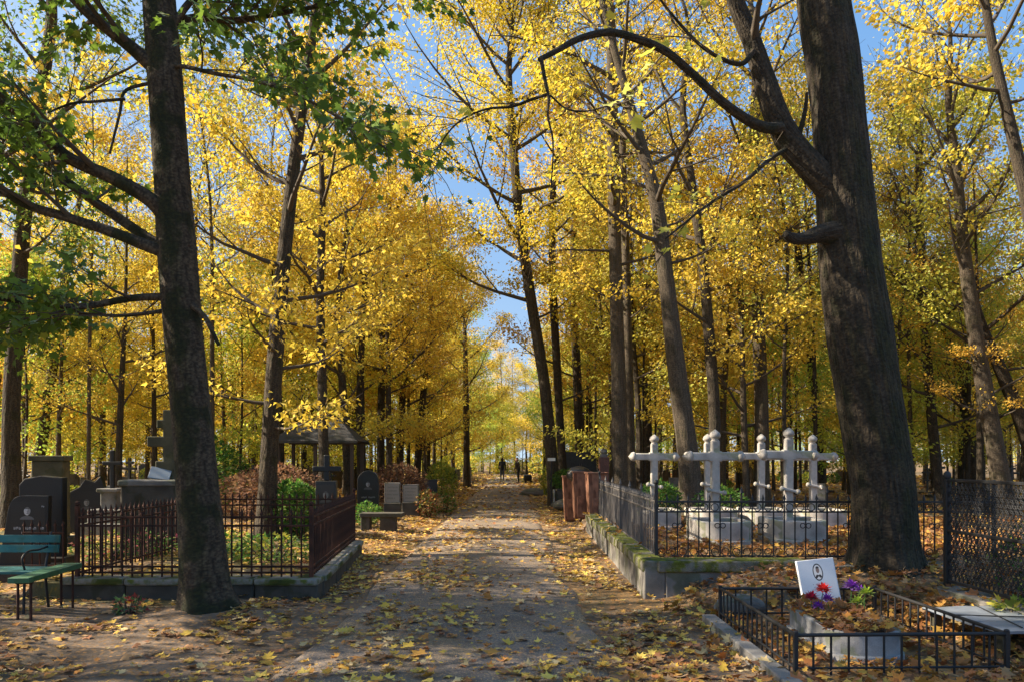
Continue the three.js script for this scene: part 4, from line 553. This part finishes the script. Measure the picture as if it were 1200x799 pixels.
  x = -9.0; Z = 18.5; t = thing('black_headstone', 'small rounded dark headstone by the stepped cross', 'headstone', [x + 0.1, ground(x, Z), -Z]); part(t, 'slab', slab(arch(0.5, 0.95, 0.25), 0.14), M.darkGranite); part(t, 'base', rbox(0.7, 0.15, 0.35, 0, -0.05, 0, 0.02), M.darkGranite);
  x = -3.3; Z = 13.2; t = thing('granite_stele', 'brown granite stele with an etched portrait and a dark cross on top', 'headstone', [x, ground(x, Z), -Z], 0.06); part(t, 'slab', rbox(0.36, 1.22, 0.16, 0, 0.05, 0, 0.012), M.darkGranite); part(t, 'engraving', new THREE.PlaneGeometry(0.3, 1.0).translate(0, 0.7, 0.0835), etched(0.3, 1.0, 7, '#3a322b', '#a39c90', [0.5, 0.18, 0.26], [[0.5, 20, 0.12, 0.9], [0.57, 16, 0.2, 0.8], [0.66, 20, 0.1, 0.9], [0.74, 14, 0.2, 0.8]])); part(t, 'base', rbox(0.6, 0.2, 0.36, 0, -0.06, 0, 0.02), M.darkGranite); part(t, 'cross', orthoCross(0.46, 0.1, 0.08, [[0.16, 0.5]]).translate(0, 1.27, -0.02), M.black);
  x = -3.68; Z = 19; t = thing('black_headstone', 'black headstone with an arched top and an etched portrait behind the shrubs', 'headstone', [x, ground(x, Z), -Z], 0.05); part(t, 'slab', slab(arch(0.54, 1.28, 0.27), 0.16), M.black); part(t, 'engraving', new THREE.PlaneGeometry(0.4, 0.9).translate(0, 0.66, 0.0835), etched(0.4, 0.9, 9, '#121316', '#9a9ca0', [0.5, 0.2, 0.2], [[0.55, 18, 0.1, 0.9], [0.66, 14, 0.2, 0.8]])); part(t, 'base', rbox(0.85, 0.25, 0.4, 0, -0.05, 0, 0.02), M.darkGranite);
  [[-3.22, 20, 'flat grey plaque stone beside the arched black headstone', 0.42, 0.55], [-2.78, 20.4, 'flat grey plaque stone before the russet round bush', 0.44, 0.5]].forEach(([x, Z, l, w, h], k) => { const t = thing('plaque_stone', l, 'headstone', [x, ground(x, Z), -Z]); part(t, 'slab', rbox(w, h, 0.1, 0, 0.4, 0, 0.01), M.greyStone); part(t, 'engraving', new THREE.PlaneGeometry(w - 0.06, h - 0.06).translate(0, 0.4 + h / 2, 0.0525), etched(1, 1, 11 + k, '#8b8780', '#55504a', null, [[0.15, 14, 0.1, 0.9], [0.35, 14, 0.1, 0.85], [0.55, 14, 0.12, 0.9], [0.75, 14, 0.1, 0.7]])); part(t, 'foot', rbox(w + 0.04, 0.45, 0.2, 0, -0.04, 0, 0.02), M.oldStone); });
  x = -2.9; Z = 16.6; t = thing('stone_bench', 'low stone bench, a slab on a square block, beside the path verge', 'bench', [x, ground(x, Z), -Z]); part(t, 'seat', rbox(0.95, 0.09, 0.4, 0, 0.36, 0, 0.015), M.oldStone); part(t, 'block', rbox(0.34, 0.4, 0.32, 0.14, -0.03, 0, 0.02), M.oldStone); part(t, 'block', rbox(0.2, 0.4, 0.3, -0.36, -0.03, 0, 0.02), M.oldStone);
  x = -2.65; Z = 23.5; t = thing('black_headstone', 'small dark headstone with a pale etching beside the flower shrubs', 'headstone', [x, ground(x, Z), -Z], 0.3); part(t, 'slab', rbox(0.55, 0.85, 0.14, 0, 0.1, 0, 0.012), M.black); part(t, 'engraving', new THREE.PlaneGeometry(0.44, 0.7).translate(0, 0.54, 0.0735), etched(0.44, 0.7, 13, '#15161c', '#7d8190', [0.5, 0.3, 0.2], [[0.7, 16, 0.2, 0.8]])); part(t, 'base', rbox(0.75, 0.15, 0.35, 0, -0.05, 0, 0.02), M.darkGranite);
}
// roofed shelter
{
  const t = thing('roofed_shelter', 'open wooden shelter with a dark hipped roof among the trees', 'shelter', [-5.9, ground(-5.9, 23), -23]), rw = 1.3, rd = 0.95, g = new THREE.BufferGeometry(), y0 = 2.05, y1 = 2.75, q = [[-rw, y0, rd], [rw, y0, rd], [rw, y0, -rd], [-rw, y0, -rd], [-0.55, y1, 0], [0.55, y1, 0]];
  g.setAttribute('position', new THREE.Float32BufferAttribute(q.flat(), 3)); g.setIndex([0, 1, 5, 0, 5, 4, 1, 2, 5, 2, 3, 4, 2, 4, 5, 3, 0, 4, 0, 2, 1, 0, 3, 2]); const r = metreUV(g); r.computeVertexNormals(); part(t, 'roof', r, std(lin(0.075, 0.075, 0.08), 0.8, { map: stoneTex })); part(t, 'eave', join(rbox(2 * rw, 0.07, 0.05, 0, y0 - 0.07, rd - 0.03), rbox(2 * rw, 0.07, 0.05, 0, y0 - 0.07, -rd + 0.03)), M.oldStone);
  for (const [x, z] of [[-1.1, 0.75], [0, 0.75], [1.1, 0.75], [-1.1, -0.75], [1.1, -0.75]]) part(t, 'post', rbox(0.1, 2.05, 0.1, x, -0.05, z, 0.01), std(lin(0.09, 0.06, 0.04), 0.9));
}
// bushes: stems and a cloud of leaves
function bush(name, label, x, Z, rx, ry, n, pal, leaf, detail = 1, group, lift = 0, round = 0.3) {
  const t = thing(name, label, 'shrub', [x, land(x, Z) - 0.02 + lift, -Z], 0, group), rng = rngOf(Math.round(900 + x * 77 + Z * 13)), G = new Geo(), S = new Geo(), p = V(), d = V(), m = V();
  for (let k = 0; k < 9; k++) { const a = k * 2.4, e = [Math.cos(a) * rx * 0.7 * rng(), ry * (1.1 + 0.6 * rng()), Math.sin(a) * rx * 0.7 * rng()]; S.tube([[e[0] * 0.12, -0.05, e[2] * 0.12, 0.014], [e[0] * 0.6, e[1] * 0.5, e[2] * 0.6, 0.009], [...e, 0.004]], 4); }
  for (let k = 0; k < n; k++) { const u = rng() * 6.283, v = Math.acos(1 - 2 * rng()), r = Math.pow(rng(), round) * (0.8 + 0.4 * fbm(Math.cos(u) * 2 + 9, v * 2 + Math.sin(u) * 2, 950 + n % 50, 3)); p.set(Math.sin(v) * Math.cos(u) * rx * r, ry + Math.cos(v) * ry * r, Math.sin(v) * Math.sin(u) * rx * r); if (p.y < 0.02) continue; d.set(p.x, p.y - ry * 0.7, p.z).normalize().add(V(rng() - 0.5, rng() - 0.6, rng() - 0.5)).normalize(); m.set(rng() - 0.5, 0.2 + rng(), rng() - 0.5).normalize(); const c = pal[Math.floor(rng() * pal.length)], w = 0.75 + 0.5 * rng(); G.leaf(p, d, m, leaf * (0.7 + 0.6 * rng()), c.map((q) => q * w), detail, 0.2); }
  part(t, 'stems', S.build(true), twigMat, 'stuff'); part(t, 'foliage', G.build(), foliage.white, 'stuff'); return t;
}
const GR = [[0.08, 0.2, 0.03], [0.12, 0.27, 0.04], [0.06, 0.14, 0.03], [0.2, 0.3, 0.05]], RU = [[0.2, 0.095, 0.05], [0.25, 0.13, 0.07], [0.16, 0.085, 0.06], [0.3, 0.18, 0.09]], YG = [[0.35, 0.4, 0.06], [0.5, 0.45, 0.06], [0.22, 0.3, 0.05]], PK = [[0.5, 0.1, 0.13], [0.6, 0.25, 0.2], [0.14, 0.22, 0.05], [0.1, 0.18, 0.04]], FL = [[0.6, 0.38, 0.1], [0.55, 0.42, 0.2], [0.12, 0.2, 0.04], [0.4, 0.12, 0.05]];
bush('green_bush', 'bright green rounded shrub behind the rusty fence', -4.55, 15.4, 0.62, 0.6, 2600, GR, 0.085);
bush('russet_bush', 'low russet copper hedge clump in front of the roofed shelter', -5.9, 18.8, 1.15, 0.75, 2600, RU, 0.09);
bush('russet_bush', 'russet hedge clump between the maple trunk and the old fence', -7.0, 19.6, 0.9, 0.6, 1800, RU, 0.09);
bush('russet_bush', 'round russet bush behind the grey plaque stones', -3.35, 22.3, 0.85, 0.72, 2600, RU, 0.085);
bush('green_bush', 'yellow-green shrub beside the path verge behind the small dark headstone', -2.55, 27, 0.6, 0.75, 1500, YG, 0.1);
bush('green_bush', 'low dark green shrub in front of the arched black headstone', -3.45, 17.6, 0.38, 0.28, 800, GR, 0.06);
bush('flower_bush', 'mixed cream and russet flower clump at the path verge', -2.35, 20.6, 0.42, 0.4, 1100, FL, 0.075);
bush('flower_bush', 'low pale and green flower clump next to the mixed flower clump', -2.05, 22.5, 0.4, 0.3, 800, [...FL, ...GR], 0.07);
bush('flower_bush', 'pink and red begonia bed beside the taller black slab', -6.4, 11.9, 0.6, 0.24, 600, [...PK, ...GR, ...YG], 0.06, 1, undefined, 0);
bush('flower_bush', 'red flowers below the massive cross pedestal', -5.4, 11.0, 0.4, 0.2, 320, [...PK, ...GR], 0.06);
bush('green_bush', 'green shrub behind the stepped cross', -8.6, 21, 1.1, 1.1, 2600, GR, 0.1);
bush('green_bush', 'dark evergreen shrub in the stone planter beside the sign post', 1.9, 25.5, 0.55, 0.36, 1700, GR, 0.075, 1, undefined, 0.42);
bush('green_bush', 'yellow-green shrub at the verge past the planter', 1.7, 31, 0.6, 0.65, 1300, YG, 0.1);
bush('green_bush', 'clipped dark green shrub behind the second-row crosses', 3.1, 15.6, 0.5, 0.42, 1500, GR, 0.07);
bush('green_bush', 'low dark green shrub between the second-row crosses', 4.2, 14.9, 0.55, 0.36, 1500, GR, 0.07);
bush('green_bush', 'low green ground shrub by the foot of the lattice fence', 4.36, 6.5, 0.16, 0.1, 60, YG, 0.08, 2);
bush('flower_bush', 'small pot plant of red and green leaves at the foot of the front maple', -4.0, 7.75, 0.17, 0.1, 160, [[0.3, 0.06, 0.05], [0.08, 0.16, 0.06], [0.12, 0.2, 0.1]], 0.06);
bush('green_bush', 'ivy clump inside the rusty fenced plot', -3.4, 10.6, 0.7, 0.2, 700, [...GR, ...YG], 0.07);
bush('green_bush', 'leafy green ground cover patch in the rusty fenced plot corner', -4.4, 11.4, 0.7, 0.18, 700, [...GR, ...YG], 0.07);
bush('flower_bush', 'bright pink wreath blossoms behind the railing next to the oak', 5.9, 11.6, 0.25, 0.15, 260, [[0.6, 0.05, 0.2], [0.5, 0.04, 0.12]], 0.06, 1, undefined, 0.05);
bush('green_bush', 'straggling ivy leaves climbing the lattice fence', 4.95, 6.9, 0.4, 0.4, 260, [...GR, [0.05, 0.09, 0.02]], 0.07, 2);

{ // undergrowth far down the wood
  const rng = rngOf(654); for (let k = 0; k < 56; k++) { const end = k > 45, Z = end ? 81 + 5 * rng() : 54 + 34 * rng(), x = (rng() * 2 - 1) * (end ? 6 : 30); if (Math.abs(x + 0.45) < 2.6 && Z < 80) continue; const side = x < 0 ? 'on the bench side of the path' : 'on the cross side of the path'; bush('undergrowth_bush', 'low yellow-green undergrowth shrub deep in the wood ' + side, x, Z, 1.1 + 0.9 * rng(), 0.6 + 0.5 * rng(), 520, [...YG, [0.6, 0.46, 0.06], [0.7, 0.5, 0.05]], 0.2, 0, 'undergrowth ' + side); }
}
// far graves between the trees
{
  const rng = rngOf(321), stele = slab(arch(0.5, 0.95, 0.2), 0.14), block = rbox(0.5, 0.8, 0.14, 0, 0, 0, 0.015), base = rbox(0.7, 0.18, 0.4, 0, -0.06, 0, 0.02), cr = orthoCross(1.3, 0.08, 0.07, [[0.95, 0.5], [1.12, 0.26], [0.55, 0.32]]), K = [['far_headstone', stele, M.black, 'dark rounded headstone among the far graves by the wood', 'dark far headstones'], ['far_headstone', block, M.greyStone, 'grey square headstone among the far graves by the wood', 'grey far headstones'], ['grave_cross', cr, M.darkGranite, 'thin dark grave cross among the far graves', 'far grave crosses'], ['far_headstone', stele, M.brownStone, 'brown rounded headstone among the far graves by the wood', 'brown far headstones']], put = [];
  for (let k = 0; put.length < 96 && k < 900; k++) {
    const Z = 21 + rng() * 34, left = rng() < 0.62, x = left ? -2.9 - rng() * Math.min(22, Z * 0.62) : 2.9 + rng() * Math.min(20, Z * 0.6); if (left && x > -7.5 && Z < 25) continue; if (!left && x < 5 && Z < 32) continue; if (put.some(([a, b]) => Math.hypot(a - x, b - Z) < 1.7)) continue; put.push([x, Z]);
    const [n, g, m, l, gr] = K[Math.floor(rng() * 4)], t = thing(n, l, n === 'grave_cross' ? 'cross' : 'headstone', [x, ground(x, Z), -Z], (rng() - 0.5) * 0.5, gr); part(t, n === 'grave_cross' ? 'cross' : 'slab', g, m).position.y = 0.08; part(t, 'base', base, M.oldStone); t.scale.setScalar(0.85 + 0.4 * rng());
    if (rng() < 0.3) bush('low_bush', 'small green shrub among the far graves', x + 0.7 - 1.4 * rng(), Z - 0.6, 0.4, 0.3 + 0.2 * rng(), 420, rng() < 0.5 ? GR : YG, 0.1, 0, 'shrubs among the far graves');
  }
}
// ------------------------------------------------------------------ two walkers far down the path
function person(label, x, Z, turn, bones, height, group) {
  const R = 56, S = height * 0.54, mc = new MarchingCubes(R, new THREE.MeshStandardMaterial(), false, false, 60000); mc.isolation = 0; const cy = height / 2, B = bones.map(([a, b, r0, r1, c]) => ({ a: V(...a), d: V(...b).sub(V(...a)), r0, r1, c })), p = V(), q = V();
  const dist = (b) => { q.copy(p).sub(b.a); const t = clamp(q.dot(b.d) / b.d.lengthSq(), 0, 1); return q.addScaledVector(b.d, -t).length() - lerp(b.r0, b.r1, t); };
  for (let k = 0; k < R; k++) for (let j = 0; j < R; j++) for (let i = 0; i < R; i++) { p.set((i - R / 2) / (R / 2) * S, (j - R / 2) / (R / 2) * S + cy, (k - R / 2) / (R / 2) * S); let m = 9; for (const b of B) { const d = dist(b), h = Math.max(0.035 - Math.abs(d - m), 0) / 0.035; m = Math.min(m, d) - h * h * 0.035 * 0.25; } mc.field[i + j * R + k * R * R] = -m; }
  mc.update(); const n = mc.count, P = mc.positionArray.slice(0, n * 3), N = mc.normalArray.slice(0, n * 3), C = new Float32Array(n * 3);
  for (let i = 0; i < n; i++) { P[i * 3] *= S; P[i * 3 + 1] = P[i * 3 + 1] * S + cy; P[i * 3 + 2] *= S; p.set(P[i * 3], P[i * 3 + 1], P[i * 3 + 2]); let best = B[0], bd = 9; for (const b of B) { const d = dist(b); if (d < bd) { bd = d; best = b; } } C.set(best.c, i * 3); }
  const g = new THREE.BufferGeometry(); g.setAttribute('position', new THREE.BufferAttribute(P, 3)); g.setAttribute('normal', new THREE.BufferAttribute(N, 3)); g.setAttribute('color', new THREE.BufferAttribute(C, 3)); g.computeVertexNormals();
  const t = thing('person', label, 'person', [x, 0.02, -Z], turn, group); part(t, 'body', g, std(lin(1, 1, 1), 0.9, { vertexColors: true })); return t;
}
const human = (jk, tr, sk, hr, step, bend, hood) => { const y = (v) => v; return [
  [[0, 0.93, 0], [0, 1.3, bend], 0.15, 0.17, jk], [[0, 1.3, bend], [0, 1.44, bend * 1.2], 0.17, 0.09, jk], [[-0.13, 1.4, bend], [0.13, 1.4, bend], 0.085, 0.085, jk], [[0, 1.44, bend * 1.2], [0, 1.53, bend * 1.5], 0.055, 0.05, sk],
  [[0, 1.58, bend * 1.6 + 0.02], [0, 1.64, bend * 1.6], 0.085, 0.098, sk], [[0, 1.62, bend * 1.6 - 0.02], [0, 1.67, bend * 1.6 - 0.02], 0.1, 0.1, hr], [[0, 1.6, bend * 1.6 + 0.11], [0, 1.59, bend * 1.6 + 0.12], 0.018, 0.018, sk], [[-0.1, 1.6, bend * 1.6], [-0.105, 1.61, bend * 1.6], 0.022, 0.022, sk], [[0.1, 1.6, bend * 1.6], [0.105, 1.61, bend * 1.6], 0.022, 0.022, sk],
  ...[-1, 1].flatMap((s) => [[[s * 0.2, 1.4, bend], [s * 0.25, 1.12, bend - 0.03 * s], 0.062, 0.05, jk], [[s * 0.25, 1.12, bend - 0.03 * s], [s * 0.24, 0.88, bend + 0.1], 0.05, 0.036, jk], [[s * 0.24, 0.88, bend + 0.1], [s * 0.235, 0.79, bend + 0.13], 0.034, 0.026, sk], [[s * 0.235, 0.83, bend + 0.12], [s * 0.2, 0.79, bend + 0.16], 0.014, 0.012, sk],
    [[s * 0.09, 0.92, 0], [s * 0.1, 0.5, s * step], 0.1, 0.066, tr], [[s * 0.1, 0.5, s * step], [s * 0.105, 0.09, s * step * 1.9 - 0.05], 0.066, 0.042, tr], [[s * 0.105, 0.05, s * step * 1.9 - 0.06], [s * 0.115, 0.045, s * step * 1.9 + 0.13], 0.045, 0.036, [0.015, 0.013, 0.012]]])]; };
person('walker in a dark jacket and blue-grey trousers on the middle of the path', -0.75, 57, Math.PI, human([0.016, 0.017, 0.022], [0.06, 0.07, 0.1], [0.4, 0.24, 0.17], [0.03, 0.02, 0.015], 0.05, 0.02), 1.78);
person('walker in dark brown coat and black trousers standing at the path edge', 0.42, 51, -1.2, human([0.04, 0.03, 0.025], [0.012, 0.012, 0.014], [0.4, 0.24, 0.17], [0.05, 0.04, 0.035], 0.02, 0.06), 1.78);
{ const t = thing('shopping_trolley', 'small dark wheeled bag beside the walker in the brown coat', 'bag', [1.08, 0.03, -51.2], 0.3); part(t, 'bag', rbox(0.55, 0.42, 0.35, 0, 0.14, 0, 0.09, 3), M.bag); part(t, 'handle', new Geo().tube(spline([[-0.2, 0.5, 0, 0.013], [-0.3, 0.75, 0, 0.013], [-0.45, 0.9, 0, 0.013]], 8), 5).build(true), M.iron); for (const x of [-0.2, 0.2]) part(t, 'wheel', cyl(0.08, 0.08, 0.04, 0, -0.02, 0, 14).rotateX(Math.PI / 2).translate(x, 0.08, 0.17), M.iron); }
// ------------------------------------------------------------------ fallen leaves
{
  const rng = rngOf(4242), shapes = [];
  for (let s = 0; s < 4; s++) {                        // curled maple leaves lying on the ground
    const P = [[0, 0.34], ...MAPLE], p = [], uv = [], idx = []; const k = [0.25, 0.55, 0.9, -0.35][s];
    for (const [x, y] of P) { const u = x, w = y - 0.4, r2 = u * u + w * w; p.push(u, k * r2 * 0.9 + 0.22 * Math.sin(u * 5 + s * 2) * w + 0.02, -w); uv.push(x, y); }
    for (let i = 0; i < MAPLE.length; i++) idx.push(0, 1 + i, 1 + (i + 1) % MAPLE.length);
    const g = new THREE.BufferGeometry(); g.setAttribute('position', new THREE.Float32BufferAttribute(p, 3)); g.setAttribute('uv', new THREE.Float32BufferAttribute(uv, 2)); g.setIndex(idx); g.computeVertexNormals(); shapes.push(g);
  }
  const list = [[], [], [], []], Y = [[0.64, 0.42, 0.06], [0.7, 0.5, 0.1], [0.46, 0.25, 0.05], [0.56, 0.42, 0.2], [0.3, 0.15, 0.06], [0.56, 0.33, 0.045]], O = [[0.4, 0.17, 0.035], [0.34, 0.13, 0.035], [0.5, 0.25, 0.045], [0.28, 0.12, 0.05], [0.56, 0.33, 0.06], [0.44, 0.26, 0.12]];
  const m = new THREE.Matrix4(), q = new THREE.Quaternion(), e = new THREE.Euler(), inBox = (x, Z, a, b, c, d) => x > a && x < b && Z > c && Z < d;
  const dens = (x, Z) => {                             // leaves per square metre, and whether they are orange
    const c = fbm(x * 1.1 + 7, Z * 0.8, 701, 3), clump = smooth(c, 0.36, 0.66);
    if (x > RPLOT.x + 0.28 && Z > RPLOT.z && Z < 18) return [Z > RPLOT.z + 0.25 ? 60 + 130 * clump : 40 * clump, 1];
    if (x > 1.95 && Z < RPLOT.z) return [x > 2.1 ? 110 + 150 * clump : 70, 1];
    if (x > 0.85 && x < 1.95) { const k = Math.exp(-(((x - 1.12) / 0.3) ** 2)); return [(Z > 8.2 && Z < 12 && x > 1.05 ? 12 : 25) + 130 * k * clump + (Z < 8 ? 80 : 0), Z < 8 ? 0.5 : 0.1]; }
    if (x > -1.9) { const mid = 1 - Math.min(1, Math.abs(x + 0.45) / 1.4), near = 1 - 0.45 * smooth(Z, 9, 13) - 0.35 * smooth(Z, 15, 23) - 0.13 * smooth(Z, 23, 30); return [near * (20 + 105 * clump * (1.25 - mid * 0.75)), 0.32]; }
    if (x > -2.9) return [45 + 120 * clump, 0.3];
    if (Z < 8.6 && x > -5.6) { const k = Math.hypot(x + 3.2, Z - 7.7); return [k < 0.8 ? 8 : 16 + 90 * smooth(c, 0.46, 0.68), 0.4]; }
    return [30 + 70 * clump, 0.25];
  };
  const scatter = (x0, x1, z0, z1, max, size, cap = 1e9) => {
    const n = Math.min(cap, Math.round((x1 - x0) * (z1 - z0) * max));
    for (let k = 0; k < n; k++) {
      const x = lerp(x0, x1, rng()), Z = lerp(z0, z1, rng()), [d, o] = dens(x, Z); if (rng() * max > d) continue; if (Math.abs(x) > Z * 0.72 + 1.2) continue;
      if (Math.hypot(x + 3.17, Z - 7.7) < 0.36 || Math.hypot(x - 4.38, Z - 8.7) < 0.42) continue;
      const onPath = x > -1.85 && x < 0.92, deep = x > 1.6, s = size * (0.4 + 0.85 * rng() * (0.4 + 0.6 * rng()) + 0.12); let y = (onPath ? 0.03 + 0.025 * (1 - ((x + 0.46) / 1.4) ** 2) : land(x, Z) + 0.012) + (deep ? rng() * 0.075 : rng() * 0.012);
      if (inBox(x, Z, 2.53, 3.13, 5.72, 6.88)) y = 0.265 + 0.06 * rng() + 0.05 * Math.cos((x - 2.83) * 4);
      else if (inBox(x, Z, RPLOT.x, RPLOT.x + 0.28, RPLOT.z, RPLOT.end) || inBox(x, Z, RPLOT.x, 3.2, RPLOT.z, RPLOT.z + 0.28)) { if (rng() > 0.5) continue; y = Math.max(y, RPLOT.top + 0.04); }
      e.set((rng() - 0.5) * (deep ? 1.3 : 0.55), rng() * 6.283, (rng() - 0.5) * (deep ? 1.3 : 0.55)); q.setFromEuler(e); m.compose(V(x, y, -Z), q, V(s, s, s));
      const P = rng() < o ? O : Y, c = P[Math.floor(rng() * P.length)], w = 0.7 + 0.6 * rng(); list[Math.floor(rng() * 4)].push([m.clone(), lin(c[0] * w, c[1] * w, c[2] * w)]);
    }
  };
  scatter(-10, 8, 3.5, 14, 260, 0.1); scatter(-10, 8, 3.5, 16, 260, 0.045); scatter(-16, 14, 14, 24, 150, 0.1); scatter(-24, 22, 24, 40, 55, 0.14); scatter(-40, 36, 40, 75, 14, 0.24);
  const root = new THREE.Group(); root.name = 'fallen_leaves'; root.userData = { kind: 'stuff', label: 'fallen maple leaves scattered over the path and graves', category: 'leaves' }; scene.add(root);
  const lm = new THREE.MeshPhysicalMaterial({ color: lin(1, 1, 1), roughness: 0.9, transmission: 0.2, thickness: 0, side: THREE.DoubleSide, specularIntensity: 0.6 });
  shapes.forEach((g, s) => { const L = list[s], im = new THREE.InstancedMesh(g, lm, L.length); im.name = 'leaf_drift'; im.userData.kind = 'stuff'; im.castShadow = im.receiveShadow = true; L.forEach(([mm, c], i) => { im.setMatrixAt(i, mm); im.setColorAt(i, c); }); root.add(im); });
  console.log('leaves', list.map((l) => l.length).join());
}
renderer.render(scene, camera);
